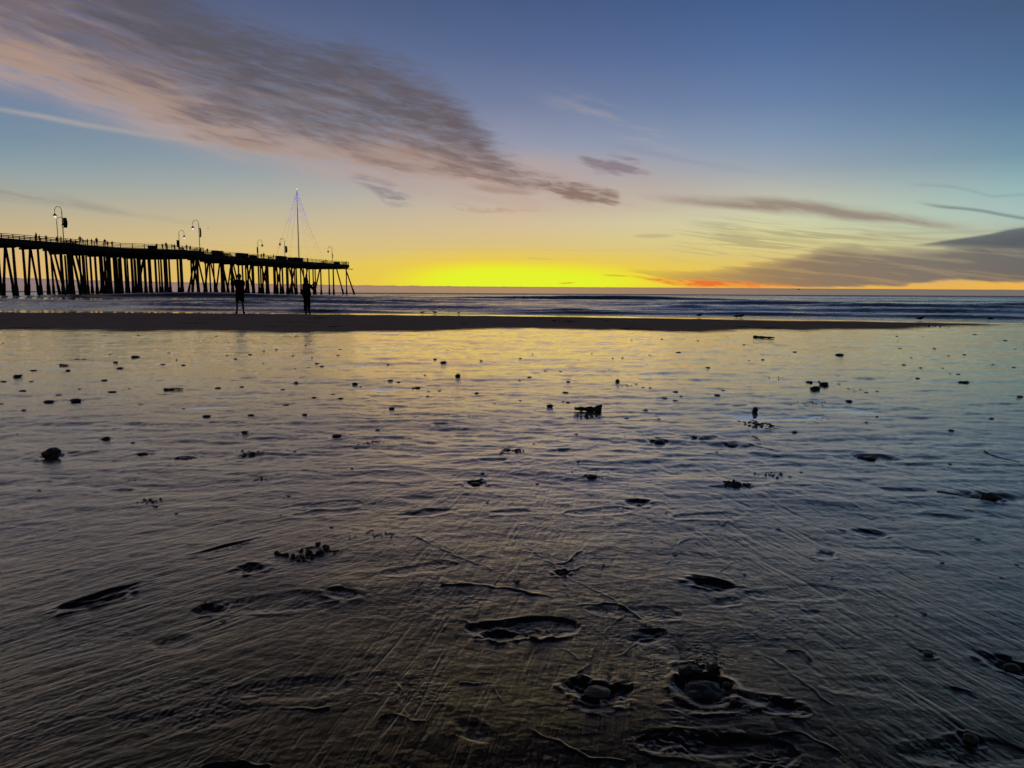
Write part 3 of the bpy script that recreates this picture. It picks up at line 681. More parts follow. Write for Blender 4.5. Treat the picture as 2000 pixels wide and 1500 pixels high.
# glassy water film over the sand where it is wet
fr = b.new('ShaderNodeLayerWeight'); fr.inputs['Blend'].default_value = .5; t.links.new(bn.outputs[0], fr.inputs['Normal'])
dif = b.new('ShaderNodeBsdfDiffuse'); t.links.new(basec, dif.inputs[0]); t.links.new(bn.outputs[0], dif.inputs['Normal'])
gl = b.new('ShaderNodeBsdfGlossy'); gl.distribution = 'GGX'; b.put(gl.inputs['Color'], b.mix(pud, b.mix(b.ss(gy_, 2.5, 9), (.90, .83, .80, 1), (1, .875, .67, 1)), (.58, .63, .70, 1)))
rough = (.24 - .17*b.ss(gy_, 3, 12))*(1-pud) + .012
b.put(gl.inputs['Roughness'], rough); t.links.new(bn.outputs[0], gl.inputs['Normal'])
mx = b.new('ShaderNodeMixShader'); refl = b.ss(E(b, fr.outputs['Facing']), .54, .87)*.99+.010
b.put(mx.inputs[0], refl*wet); t.links.new(dif.outputs[0], mx.inputs[1]); t.links.new(gl.outputs[0], mx.inputs[2])
o_ = b.new('ShaderNodeOutputMaterial'); t.links.new(mx.outputs[0], o_.inputs[0])
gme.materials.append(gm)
beach = put(bpy.data.objects.new('beach', gme)); tag(beach, 'rippled wet sand with a drier dark bar before the sea', None, kind='structure')

# ------------------------------------------------------------------ sea sheet
WAVES = [ # y at x=0, slant, amplitude, width back, width front, along-scale, seed, phase
 (34.6, -.20, .06, .8, .30, .10, 1), (37.0, -.19, .20, 1.2, .40, .07, 2), (41, -.17, .15, 1.4, .45, .06, 3), (44.5, -.16, .12, 1.2, .4, .06, 14), (48.5, -.15, .28, 1.8, .6, .05, 4), (55, -.13, .20, 2.0, .7, .05, 5), (59, -.12, .2, 2.0, .7, .05, 15), (65, -.11, .36, 2.6, .9, .035, 6),
 (77, -.10, .50, 3.4, 1.3, .030, 7), (92, -.08, .42, 4.5, 2.5, .025, 8), (114, -.06, .80, 5.0, 2.2, .018, 9), (138, -.05, .40, 6, 3.5, .018, 10), (172, -.04, .55, 8, 4.5, .014, 11), (225, -.02, .5, 9, 5, .012, 12), (300, 0, .5, 12, 7, .010, 13)]
SEA0 = -.06
def sea_fn(x, y):
    z = np.full(x.shape, SEA0); r = np.hypot(x, y)
    face = np.zeros(x.shape)
    for y0, sl_, a, wb, wf, k, sd in WAVES:
        c = y0 + sl_*x + pn(x*k, x*0+sd, sd)*y0*.07 + pn(x*k*5, x*0+sd, sd+40)*y0*.012
        d = y-c; am = a*np.clip(.62+.75*pn(x*k*1.6, y*0+sd*3.1, sd+20), .08, 1.3)
        prof = np.where(d > 0, np.exp(-(d/wb)**2), np.exp(-(d/wf)**2))
        z = z + am*prof
        face = np.maximum(face, am/a*np.exp(-((d+wf*.6)/(wf*.8))**2))
    ch = .028*fbm(x*.35, y*.8, 4, 200) + .012*fbm(x*1.6, y*2.6, 3, 210)
    swell = .16*fbm(x*.012, y*.035, 3, 220)
    z = z + ch*sst(34, 48, y)*sst(700, 200, r) + swell*sst(110, 200, r)*sst(3000, 800, r)
    z = np.where(y < 20, -.4, z)
    # foam streaks in the surf, trailing behind the broken waves
    f1 = fbm(x*.22, y*.75+.8*pn(x*.15, y*.15, 232), 4, 230); f2 = fbm(x*1.1, y*2.4, 3, 240)
    zone = sst(38, 43, y+.17*x)*sst(72, 60, y+.10*x)
    far = sst(72, 80, y+.1*x)*sst(130, 100, y)*.35
    foam = np.clip(sst(-.45, -.02, f1+.6*f2)*zone + sst(.22, .5, f1+.4*f2)*far, 0, 1)*(1-.75*np.clip(face*1.2, 0, 1))
    swash = np.exp(-((y-np.interp(x, *FAR)-pn(x*.12, x*0, 8)*.6 - 1.4)/.25)**2)*.35*sst(-.2, .3, f2)
    return z, {'foam': np.clip(foam+swash, 0, 1), 'dist': r}
srings = [15.]; r_ = 22.0
while r_ < 420:
    srings.append(r_); r_ += max(.09, min(r_*r_/710*.13, .6))
srings += [float(v) for v in np.geomspace(425, 40000, 110)]
sangs = np.concatenate([np.linspace(-rad(84), -rad(44), 60)[:-1], np.linspace(-rad(44), rad(44), 900), np.linspace(rad(44), rad(84), 60)[1:]])
sme = polar_sheet('sea', np.array(srings), sangs, sea_fn)
sm = bpy.data.materials.new('sea_water'); sm.use_nodes = True; t = sm.node_tree; b = NB(t); t.nodes.clear()
geo = b.new('ShaderNodeNewGeometry'); foam = attr(b, 'foam'); dist = attr(b, 'dist')
spx = b.new('ShaderNodeSeparateXYZ'); t.links.new(geo.outputs['Position'], spx.inputs[0]); gx_, gy_ = E(b, spx.outputs[0]), E(b, spx.outputs[1])
rp = b.noise(b.vec(gx_*.9, gy_*2.0), 1.0, 5, .6)
bn = b.new('ShaderNodeBump'); bn.inputs['Strength'].default_value = .6; bn.inputs['Distance'].default_value = .05; t.links.new(rp.s, bn.inputs['Height'])
fr = b.new('ShaderNodeFresnel'); fr.inputs['IOR'].default_value = 1.33; t.links.new(bn.outputs[0], fr.inputs['Normal'])
dif = b.new('ShaderNodeBsdfDiffuse'); dif.inputs[0].default_value = (.014, .015, .022, 1)
gl = b.new('ShaderNodeBsdfGlossy'); gl.inputs['Color'].default_value = (.98, .93, .95, 1); t.links.new(bn.outputs[0], gl.inputs['Normal'])
b.put(gl.inputs['Roughness'], .12 + .30*b.ss(dist, 80, 900))
mx = b.new('ShaderNodeMixShader'); b.put(mx.inputs[0], E(b, fr.outputs[0])*.80); t.links.new(dif.outputs[0], mx.inputs[1]); t.links.new(gl.outputs[0], mx.inputs[2])
fo = b.new('ShaderNodeBsdfDiffuse'); fo.inputs[0].default_value = (.80, .80, .88, 1)
fn_ = b.noise(b.vec(gx_*2.2, gy_*4.0, 3.0), 1.0, 5, .65)
fg = b.new('ShaderNodeBsdfGlossy'); fg.inputs['Color'].default_value = (.80, .76, .84, 1); fg.inputs['Roughness'].default_value = .30; t.links.new(bn.outputs[0], fg.inputs['Normal'])
fm_ = b.new('ShaderNodeMixShader'); fm_.inputs[0].default_value = .66; t.links.new(fo.outputs[0], fm_.inputs[1]); t.links.new(fg.outputs[0], fm_.inputs[2]); fo = fm_
mf = b.new('ShaderNodeMixShader'); b.put(mf.inputs[0], foam*b.ss(fn_+foam*.35, .42, .68)); t.links.new(mx.outputs[0], mf.inputs[1]); t.links.new(fo.outputs[0], mf.inputs[2])
# air between the viewer and the far water: a lift towards the colour of the fog
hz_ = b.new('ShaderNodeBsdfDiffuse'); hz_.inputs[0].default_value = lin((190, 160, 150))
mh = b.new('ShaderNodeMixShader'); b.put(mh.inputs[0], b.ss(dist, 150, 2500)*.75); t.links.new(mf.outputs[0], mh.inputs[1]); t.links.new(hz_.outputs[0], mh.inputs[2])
o_ = b.new('ShaderNodeOutputMaterial'); t.links.new(mh.outputs[0], o_.inputs[0])
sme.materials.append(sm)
sea = put(bpy.data.objects.new('sea', sme)); tag(sea, 'choppy evening sea with low breaking swells and foam', None, kind='structure')

# ------------------------------------------------------------------ stones, kelp, wood
def stone_mesh(seed, sx, sy, sz, m, rough=.16, sub=3, knob=1.0):
    bm = bmesh.new(); bmesh.ops.create_icosphere(bm, subdivisions=sub, radius=1)
    off = Vector((seed*3.7, seed*1.3, seed*.7))
    for v in bm.verts:
        p = v.co.copy(); k = 1 + rough*2.0*mnoise.noise(p*.9*knob+off) + rough*.9*mnoise.noise(p*2.3*knob+off) + rough*.35*mnoise.noise(p*6+off)
        v.co = Vector((p.x*k*sx, p.y*k*sy, p.z*k*sz))
    return mesh_from_bm(bm, 'stone', m)
WORDS_ROUGH = ('knobbly', 'rough', 'lump', 'angular', 'blocky', 'rock', 'shard', 'stalk')
for i, (px, py, w, hr, lab) in enumerate(BIG):
    p = G(px, py); R = px_r(px, py, w)*.90; z = hz(p.x, p.y)
    ro = .30 if any(k in lab for k in WORDS_ROUGH) else .10
    isk = 'shard' in lab or 'stalk' in lab or 'float' in lab
    hgt_ = R*2*hr*(.42 if w > 40 else .9 if w > 28 or hr > .6 else .66)
    me = stone_mesh(i+1, R, R*(.8 if not isk else .4), hgt_*.62, M['kelp'] if isk else (M['stone_pale'] if 'brown' in lab else M['stone']), ro, 4 if w > 30 else 3, 1.4 if ro > .2 else 1)
    name = 'kelp_shard' if isk else 'stone'
    o = put(bpy.data.objects.new(name, me)); o.location = (p.x, p.y, z + hgt_*.26); o.rotation_euler = (0, 0, random.uniform(-.5, .5))
    tag(o, lab, 'kelp piece' if isk else 'stone', 'single stones and pieces on the wet sand')
protos = [stone_mesh(100+k, 1, .8, .5+.1*(k % 3), M['stone'], .18, 2) for k in range(7)]
for i, (px, py, w) in enumerate(SMALL):
    p = G(px, py); R = px_r(px, py, w); z = hz(p.x, p.y)
    o = put(bpy.data.objects.new('pebble', protos[i % 7])); o.location = (p.x, p.y, z + R*.08); o.scale = (R, R, R*.5); o.rotation_euler = (0, 0, random.uniform(0, 6.3))
    tag(o, 'small dark pebble lying on the shiny wet sand', 'pebble', 'small pebbles scattered over the wet sand')

def kelp(px, py, w, d, n, label, beads=False, name='kelp_clump', ang=0.0, big=1.0):
    """clump of lumps, floats and strands on the sand; w, d = extent in photo px"""
    p = G(px, py); L = px_r(px, py, w)*2; D = (G(px, py-d/2)-G(px, py+d/2)).length
    rr_ = random.Random(int(px*7+py)); bm = bmesh.new(); z0 = hz(p.x, p.y)
    c, s = math.cos(ang), math.sin(ang)
    pts = []
    for k in range(n):
        t_ = rr_.uniform(-.5, .5); q = rr_.gauss(0, .22)
        x_ = t_*L; y_ = q*D
        pts.append((x_*c-y_*s, x_*s+y_*c, L*rr_.uniform(.012, .045)*big*(1 if beads else 1-abs(t_))))
    hh, _, _ = height(np.array([p.x+a[0] for a in pts]), np.array([p.y+a[1] for a in pts]))
    for (a, b2, r2), zz in zip(pts, hh):
        rz = r2*rr_.uniform(.6, 1.0)
        res = bmesh.ops.create_icosphere(bm, subdivisions=2, radius=1)
        o_f = Vector((a*40, b2*40, 1))
        for v in res['verts']:
            k = 1+.45*mnoise.noise(v.co*1.6+o_f); v.co = Vector((a+v.co.x*k*r2*1.25, b2+v.co.y*k*r2, zz-z0+rz*.45+v.co.z*k*rz))
    for k in range(max(2, n//8)):
        a0, b0 = rr_.uniform(-.5, .4)*L, rr_.gauss(0, .2)*D; pt = []
        th = rr_.uniform(-.6, .6)
        for q in range(6):
            xx, yy = a0+math.cos(th)*L*.05*q, b0+math.sin(th)*L*.05*q; th += rr_.uniform(-.5, .5)
            X_, Y_ = xx*c-yy*s, xx*s+yy*c
            pt.append((X_, Y_, hz(p.x+X_, p.y+Y_)-z0+L*.006))
        tube(bm, pt, [L*.007]*5+[L*.003], 5)
    o = obj(name, bm, M['kelp'], smooth=True); o.location = (p.x, p.y, z0)
    tag(o, label, 'seaweed', 'clumps of seaweed washed up on the wet sand')
kelp(493, 886, 44, 14, 26, 'spiky kelp tuft with trailing crumbs left of the middle', ang=.5, big=1.6)
kelp(292, 979, 46, 12, 22, 'dark kelp lump on the dim sand, lower left of the tuft', ang=-.1, big=1.3)
kelp(510, 936, 34, 8, 16, 'ragged little kelp strip left of the middle', big=1.2)
kelp(250, 938, 32, 5, 9, 'thin sparse kelp strip above the dark kelp lump')
kelp(1000, 882, 46, 14, 34, 'bushy kelp clump at the centre of the beach', big=1.7)
kelp(1146, 814, 56, 13, 34, 'crumbly seaweed string lying in front of the driftwood', ang=.25)
kelp(728, 864, 46, 9, 20, 'small seaweed tuft dragging a long furrow', ang=.55)
kelp(1222, 755, 26, 8, 14, 'seaweed strand running down from the round float', ang=-.5)
kelp(1483, 830, 56, 18, 44, 'beaded seaweed cluster behind the blue puddles on the right', big=1.5)
kelp(1440, 949, 56, 12, 46, 'dense heap of seaweed beads lower right of centre', ang=.12, big=1.5)
kelp(1514, 929, 64, 12, 22, 'trail of seaweed beads leading up from the dense heap', beads=True, ang=.28, big=.75)
kelp(600, 1083, 96, 34, 42, 'row of black seaweed floats at the lower left of centre', beads=True, ang=.62, big=.95)
kelp(492, 1110, 52, 18, 22, 'black seaweed pressed in a hollow at the end of the float row', ang=.5)
kelp(720, 1046, 90, 14, 26, 'faint line of seaweed crumbs above the float row', beads=True, ang=.25, big=.35)
kelp(1246, 982, 44, 18, 18, 'seaweed crumbs in a churned hollow below the centre', ang=.2)
kelp(1165, 934, 56, 14, 12, 'loose crumbs around the lumpy stone right of centre', beads=True, big=.6)
kelp(195, 878, 20, 6, 8, 'few seaweed crumbs right of the tall rounded rock')
kelp(1514, 737, 28, 6, 12, 'short dark seaweed line far out right of centre', beads=True, big=.8)
kelp(1585, 787, 60, 6, 22, 'long thin line of seaweed crumbs below the two rough lumps', beads=True, ang=-.08, big=.5)
kelp(1670, 762, 34, 12, 14, 'scattered seaweed crumbs right of the two rough lumps', beads=True, big=.6)
kelp(1605, 815, 30, 6, 10, 'little seaweed string between the beaded cluster and the right', beads=True, big=.7)
kelp(1105, 629, 60, 5, 24, 'long dark seaweed line on the dry sand bar', ang=0, big=.8)
kelp(1185, 627, 34, 4, 12, 'short dark seaweed line on the dry bar, right of the long one', big=.8)
kelp(1806, 637, 34, 5, 18, 'seaweed heap at the right end of the dry bar', big=1.4)
kelp(880, 812, 30, 4, 12, 'left dotted crumb line on the golden sand', beads=True, big=.6)
kelp(924, 815, 22, 4, 9, 'right dotted crumb line on the golden sand', beads=True, big=.6)
kelp(533, 785, 28, 8, 12, 'dotted crumbs left of the centre beyond the oval stone', beads=True, big=.6)
kelp(1375, 1292, 80, 26, 18, 'crumbs of weed behind the black rock cluster', beads=True, big=.5)

def stick(px0, py0, px1, py1, r, label, m='wood', bend=.03, name='stick', fork=False):
    a, b2 = G(px0, py0), G(px1, py1); bm = bmesh.new(); n = 9; o0 = (a+b2)/2; z0 = hz(o0.x, o0.y); L = (b2-a).length
    pts = []; rs = []
    for i in range(n):
        t_ = i/(n-1); p = a.lerp(b2, t_); sd = (b2-a).cross(Vector((0, 0, 1))).normalized()*math.sin(t_*math.pi*1.3)*L*bend
        q = p+sd; pts.append((q.x-o0.x, q.y-o0.y, hz(q.x, q.y)-z0+r*.7)); rs.append(r*(1-.55*t_)*(1+.25*math.sin(i*2.3)))
    tube(bm, pts, rs, 7)
    if fork:
        q = Vector(pts[2]); tube(bm, [q, q+Vector((r*1.2, r*.5, r*.7)), q+Vector((r*2.2, r*.6, r*1.1))], [r*.7, r*.6, r*.4], 6)
    o = obj(name, bm, M[m], smooth=True); o.location = (o0.x, o0.y, z0); tag(o, label, 'stick'); return o
stick(1174, 805, 1122, 803, .030, 'thick forked piece of dark driftwood lying on the sand right of centre', name='driftwood', fork=True)
stick(1472, 660, 1512, 662, .035, 'straight stick far out on the golden sand right of centre')
stick(320, 762, 358, 761, .014, 'thin twig lying across the sand left of the middle')
stick(1922, 881, 1988, 902, .0032, 'long thin curved stalk near the right border', bend=.06)
stick(1830, 959, 1920, 973, .0036, 'thin stalk pointing at the wedge shaped rock')
stick(117, 715.5, 134, 715.5, .016, 'short dark stick near the left border among pebbles')
stick(1462, 868, 1520, 882, .0025, 'fine straw right of the white feather', bend=.02)
# feather
fp = G(1486, 862); bm = bmesh.new(); zf = hz(fp.x, fp.y)
tube(bm, [(0, 0, .004), (.01, .10, .010), (.03, .22, .016)], [.003, .0025, .001], 5)
vs = [bm.verts.new(v) for v in ((-.006, .03, .007), (.006, .03, .007), (.035, .12, .013), (.045, .23, .017), (.015, .24, .018), (-.012, .12, .012))]
bm.faces.new(vs)
o = obj('feather', bm, M['feather_w']); o.location = (fp.x, fp.y, zf); o.rotation_euler = (0, 0, .2); o.scale = (.6, .6, .6); tag(o, 'pale feather stuck in the wet sand beside the right puddles', 'feather')

# ------------------------------------------------------------------ people
def hand(verts, edges, radii, wi, d, side, s=1.0):
    """palm and five bent fingers growing from wrist vertex wi along direction d"""
    w = Vector(verts[wi]); d = Vector(d).normalized(); sd = Vector(side).normalized(); cu = d.cross(sd)
    verts.append(w+d*.05*s); edges.append((wi, len(verts)-1)); radii.append(.030*s); pi_ = len(verts)-1
    for k, (o_f, L) in enumerate(((-.028, .062), (-.010, .072), (.009, .068), (.027, .055))):
        b0 = w+d*.085*s+sd*o_f*s; verts.append(b0); edges.append((pi_, len(verts)-1)); radii.append(.010*s)
        verts.append(b0+d*L*.55*s+cu*.012*s); edges.append((len(verts)-2, len(verts)-1)); radii.append(.0085*s)
        verts.append(b0+d*L*.75*s+cu*.035*s); edges.append((len(verts)-2, len(verts)-1)); radii.append(.007*s)
    verts.append(w+d*.035*s-sd*.045*s); edges.append((pi_, len(verts)-1)); radii.append(.011*s)
    verts.append(w+d*.075*s-sd*.058*s+cu*.015*s); edges.append((len(verts)-2, len(verts)-1)); radii.append(.009*s)
def person(loc, rz, H, pose, label, clothes, shorts=False, coat=False, longhair=False, phone=None, small=False, group=None, hat=False):
    """faces +Y in its own frame; pose: dict of joint positions for a 1.75 m figure"""
    s = H/1.75
    P_ = dict(pel=(0, 0, .95), bel=(0, 0, 1.10), che=(0, 0, 1.30), nk=(0, 0, 1.48), nk2=(0, .01, 1.54), hd=(0, .02, 1.62), hd2=(0, .02, 1.70),
              shL=(-.18, 0, 1.41), elL=(-.24, .02, 1.13), wrL=(-.22, .12, .90), shR=(.18, 0, 1.41), elR=(.24, .02, 1.13), wrR=(.22, .12, .90),
              hpL=(-.09, 0, .92), knL=(-.10, .02, .50), anL=(-.11, 0, .09), tiL=(-.12, .15, .035), hpR=(.09, 0, .92), knR=(.10, .02, .50), anR=(.11, 0, .09), tiR=(.12, .15, .035))
    P_.update(pose)
    names = list(P_); verts = [Vector(P_[k])*s for k in names]; ix = {k: i for i, k in enumerate(names)}
    rad_ = dict(pel=.135, bel=.125, che=.145, nk=.065, nk2=.055, hd=.088, hd2=.082, shL=.068, elL=.046, wrL=.030, shR=.068, elR=.046, wrR=.030,
                hpL=.092, knL=.060, anL=.040, tiL=.032, hpR=.092, knR=.060, anR=.040, tiR=.032)
    radii = [rad_[k]*s for k in names]
    ed = [('pel', 'bel'), ('bel', 'che'), ('che', 'nk'), ('nk', 'nk2'), ('nk2', 'hd'), ('hd', 'hd2'), ('che', 'shL'), ('shL', 'elL'), ('elL', 'wrL'), ('che', 'shR'), ('shR', 'elR'), ('elR', 'wrR'),
          ('pel', 'hpL'), ('hpL', 'knL'), ('knL', 'anL'), ('anL', 'tiL'), ('pel', 'hpR'), ('hpR', 'knR'), ('knR', 'anR'), ('anR', 'tiR')]
    edges = [(ix[a], ix[b2]) for a, b2 in ed]
    root = empty('person', loc, label, 'person', group, rz)
    if not small:
        for sd_ in 'LR':
            w = Vector(P_['wr'+sd_]); d = (w-Vector(P_['el'+sd_])).normalized()
            hand(verts, edges, radii, ix['wr'+sd_], d, (1 if sd_ == 'R' else -1, 0, 0), s)
        # nose and chin
        f_ = Vector(P_['hd'])
        verts.append((f_+Vector((0, .095, .0)))*s); radii.append(.014*s); edges.append((ix['hd'], len(verts)-1))
        for e_ in (-1, 1):
            verts.append((f_+Vector((e_*.085, 0, .01)))*s); radii.append(.016*s); edges.append((ix['hd'], len(verts)-1))
    body = skin_mesh('body', verts, edges, radii, M['skin'] if not small else clothes, 1 if small else 2)
    obj('body', body, None, root)
    if small: 
        return root
    # clothing shells follow the same joints, a little larger
    def shell(name, keys, eds, extra, m, override={}):
        vv = [Vector(override.get(k, P_[k]))*s for k in keys]; ii = {k: i for i, k in enumerate(keys)}
        rr2 = [(rad_.get(k, .1)+extra.get(k, extra.get('*', .012)))*s for k in keys]
        return obj(name, skin_mesh(name, vv, [(ii[a], ii[b2]) for a, b2 in eds], rr2, m, 1), None, root)
    tk = ['che', 'bel', 'pel', 'nk', 'shL', 'elL', 'wrL', 'shR', 'elR', 'wrR']; te = [('che', 'bel'), ('bel', 'pel'), ('che', 'nk'), ('che', 'shL'), ('shL', 'elL'), ('elL', 'wrL'), ('che', 'shR'), ('shR', 'elR'), ('elR', 'wrR')]
    ov = {}
    if coat:
        P_['hem'] = (0, 0, .56); tk.append('hem'); te.append(('pel', 'hem')); rad_['hem'] = .17
    shell('jacket', tk, te, {'*': .024, 'wrL': .010, 'wrR': .010, 'nk': .012, 'bel': .05, 'pel': .06, 'che': .035}, clothes[0])
    if shorts:
        lk = ['pel', 'hpL', 'knL', 'hpR', 'knR']; le = [('pel', 'hpL'), ('hpL', 'knL'), ('pel', 'hpR'), ('hpR', 'knR')]
    else:
        lk = ['pel', 'hpL', 'knL', 'anL', 'hpR', 'knR', 'anR']; le = [('pel', 'hpL'), ('hpL', 'knL'), ('knL', 'anL'), ('pel', 'hpR'), ('hpR', 'knR'), ('knR', 'anR')]
    shell('shorts' if shorts else 'trousers', lk, le, {'*': .016, 'knL': .03, 'knR': .03, 'anL': .035, 'anR': .035}, clothes[1])
    # shoes
    for sd_ in 'LR':
        a_ = Vector(P_['an'+sd_])*s; t2 = Vector(P_['ti'+sd_])*s; d = (t2-a_); d.z = 0; bk = a_-d.normalized()*.03*s
        obj('shoe', skin_mesh('shoe', [Vector((bk.x, bk.y, .045*s)), Vector((a_.x+d.x*.5, a_.y+d.y*.5, .045*s)), Vector((t2.x, t2.y, .04*s))], [(0, 1), (1, 2)], [.046*s, .048*s, .038*s], M['cloth_black'], 1), None, root)
    # hair
    hd_ = Vector(P_['hd']); bm = bmesh.new(); bmesh.ops.create_icosphere(bm, subdivisions=3, radius=1)
    for v in bm.verts:
        q = v.co.copy(); k = 1+.10*mnoise.noise(q*3+Vector((H, 0, 0)))
        z_ = q.z*.115*k
        if longhair and q.z < 0: z_ = q.z*.34*k
        elif q.z < -.2: z_ = -.2*.11
        y_ = q.y*(.112 if q.y < 0 else .085)*k - .022
        x_ = q.x*(.102 if not (longhair and q.z < -.2) else .135)*k
        v.co = Vector((x_, y_, z_+.045))*s + hd_*s
    obj('hair', bm, M['hair'], root, smooth=True)
    if phone: 
        a, b2, c2 = phone
        bm = bmesh.new(); box(bm, (0, 0, 0), (.155*s, .009, .078*s), bev=.003)
        ph = obj('phone', bm, M['phone']); 
        ph.matrix_world = Matrix.Translation(loc) @ Matrix.Rotation(rz, 4, 'Z') @ Matrix.Translation(Vector(a)*s) @ Matrix.Rotation(b2, 4, 'Z')
        bm = bmesh.new(); box(bm, (0, -.0065, 0), (.145*s, .003, .070*s)); obj('screen', bm, M['screen'], ph)
        tag(ph, c2, 'phone')
    return root
pl = G(470, 613.5); pl.z = hz(pl.x, pl.y)
person(pl, rad(8), 1.78, dict(shL=(-.19, .02, 1.42), elL=(-.36, .20, 1.22), wrL=(-.42, .33, 1.46), shR=(.18, .03, 1.41), elR=(.10, .30, 1.30), wrR=(-.26, .40, 1.46),
       knL=(-.13, .02, .50), anL=(-.15, -.02, .09), tiL=(-.24, .10, .035), anR=(.13, -.03, .09), tiR=(.16, .12, .035)),
       'person in long dark coat with bare lower legs holding a phone up', (M['cloth_black'], M['cloth_gray']), shorts=True, coat=True,
       phone=((-.36, .46, 1.57), 0, 'dark phone held up by the person in the long coat'))
p2 = G(600, 613.5); p2.z = hz(p2.x, p2.y)
person(p2, rad(-20), 1.62, dict(shL=(-.17, .02, 1.41), elL=(-.10, .24, 1.20), wrL=(.12, .34, 1.44), shR=(.18, .02, 1.41), elR=(.30, .18, 1.18), wrR=(.24, .32, 1.44),
       anL=(-.10, 0, .09), tiL=(-.11, .14, .035), anR=(.10, 0, .09), tiR=(.12, .14, .035)),
       'person with long hair, dark jacket and long trousers holding a phone before the face', (M['cloth_navy'], M['cloth_black']), longhair=True,
       phone=((.18, .42, 1.55), 0, 'dark phone held before the face of the long haired person'))

# swimmers beyond the surf
for px, lab in ((1005, 'left one of two dark figures wading out in the waves'), (1023, 'right one of two dark figures wading out in the waves')):
    d = ray(px, 584); Yd = 96.0; x_ = d.x/d.y*Yd
    zz, _ = sea_fn(np.array([x_]), np.array([Yd])); z_ = float(zz[0])
    r = person(Vector((x_, Yd, z_-1.05)), random.uniform(-.5, .5), 1.7, {}, lab, M['wetsuit'], small=True, group='people wading in the sea')

# ------------------------------------------------------------------ pier
PB = Vector((-93, 129, 0)); PD = Vector((.302, .953, 0)).normalized(); PN = Vector((PD.y, -PD.x, 0))
def PP(s, n, z=0.0): return PB + PD*s + PN*n + Vector((0, 0, z))
def s_of(px, n=0.0):
    d = ray(px, 490); u = d.x/d.y; a = PB + PN*n
    return (a.x - u*a.y)/(u*PD.y - PD.x)
DZ = 10.2
pier = empty('pier', PP(0, -4, 0), 'long dark timber fishing pier on tall slanting piles running out to sea', 'pier')
po = pier.location.copy()
def L_(v): return Vector(v)-po
near = [(-70, 0), (28, 0), (35, 6), (46, 6.2), (50, -.6), (68, -.6), (70, 0), (122.7, 0)]
farr = [(127, -16), (70, -16.5), (69, -6), (51, -6), (50, -16.5), (24, -16.5), (22, -4.8), (-70, -4.8)]
def prism(bm, pts, z0, z1):
    lo = [bm.verts.new(L_(PP(s, n, z0))) for s, n in pts]; hi = [bm.verts.new(L_(PP(s, n, z1))) for s, n in pts]
    bm.faces.new(hi[::-1]); bm.faces.new(lo)
    for i in range(len(pts)): j = (i+1) % len(pts); bm.faces.new((lo[i], hi[i], hi[j], lo[j]))
bm = bmesh.new(); prism(bm, near+farr, DZ-.32, DZ); bmesh.ops.recalc_face_normals(bm, faces=bm.faces); obj('deck', bm, M['timber'], pier)
bm = bmesh.new()     # stringers under the deck
for n in (-.25, -1.6, -3.0, -4.3): beam(bm, L_(PP(-70, n, DZ-.62)), L_(PP(122.5, n, DZ-.62)), .3, .6)
for n in (-6.5, -9, -11.5, -14, -16.2):
    beam(bm, L_(PP(24.3, n, DZ-.62)), L_(PP(49.8, n, DZ-.62)), .3, .6); beam(bm, L_(PP(70.2, n, DZ-.62)), L_(PP(125, n, DZ-.62)), .3, .6)
for n in (2, 4, 5.8): beam(bm, L_(PP(31+n*.6, n, DZ-.62)), L_(PP(49-n*.4, n, DZ-.62)), .3, .6)
beam(bm, L_(PP(50.2, -5.8, DZ-.62)), L_(PP(69, -5.8, DZ-.62)), .3, .6)
obj('stringers', bm, M['timber'], pier)
SEAB = -1.6
caps = []; PILES = []
def vert(s, n, red=False): PILES.append((s, n, s, n, red))
def bat(s, n, s2, n2, red=False): PILES.append((s, n, s2, n2, red))
rp_ = random.Random(4)
for s in (-.9, 4.0, 8.9):
    caps.append((s, .3, -4.9)); vert(s, -.3); vert(s, -4.1); bat(s, -2.1, s, -.55); bat(s, -2.3, s, -3.9)
for s in (13.8, 18.6):
    caps.append((s, .3, -4.9)); vert(s, -.3); vert(s, -4.3); bat(s, -2.1, s, .4) ; bat(s, -3.2, s, -1.0)
for i, s in enumerate((24.6, 29.3, 34.2, 39.2, 44.2, 49.0)):
    caps.append((s, (.3 if s < 33 or s > 48 else 5.9), -16.3))
    for n in (-.3, -3.4, -6.8, -10, -13, -15.9): vert(s+rp_.uniform(-.3, .3), n)
    for n in (-1.5, -9, -15): vert(s+2.4+rp_.uniform(-.3, .3), n) if s < 48 else None
    if 33 < s < 47: vert(s, 5.5)
    if i in (0, 2, 4, 5): bat(s, 0 if i != 4 else 5, s, -3.4 if i < 4 else 2.0)
for s in (54.0, 58.3, 62.6, 67.0):
    caps.append((s, -.4, -5.8)); vert(s, -2.9); bat(s, -2.6, s, -.6+.3); bat(s, -3.2, s, -5.4)
for i, s in enumerate((72, 78.8, 85.6, 92.4, 99.2, 106, 113, 121.5)):
    caps.append((s, .1, -16.3))
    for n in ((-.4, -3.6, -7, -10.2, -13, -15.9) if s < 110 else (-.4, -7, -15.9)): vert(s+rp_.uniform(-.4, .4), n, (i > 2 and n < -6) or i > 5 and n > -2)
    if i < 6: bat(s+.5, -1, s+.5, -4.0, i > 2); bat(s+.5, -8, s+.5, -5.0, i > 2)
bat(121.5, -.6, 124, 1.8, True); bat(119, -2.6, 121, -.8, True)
for s, a, b2 in caps:
    bm = bmesh.new(); beam(bm, L_(PP(s, a, DZ-1.12)), L_(PP(s, b2, DZ-1.12)), .38, .40); obj('pile_cap', bm, M['timber'], pier)

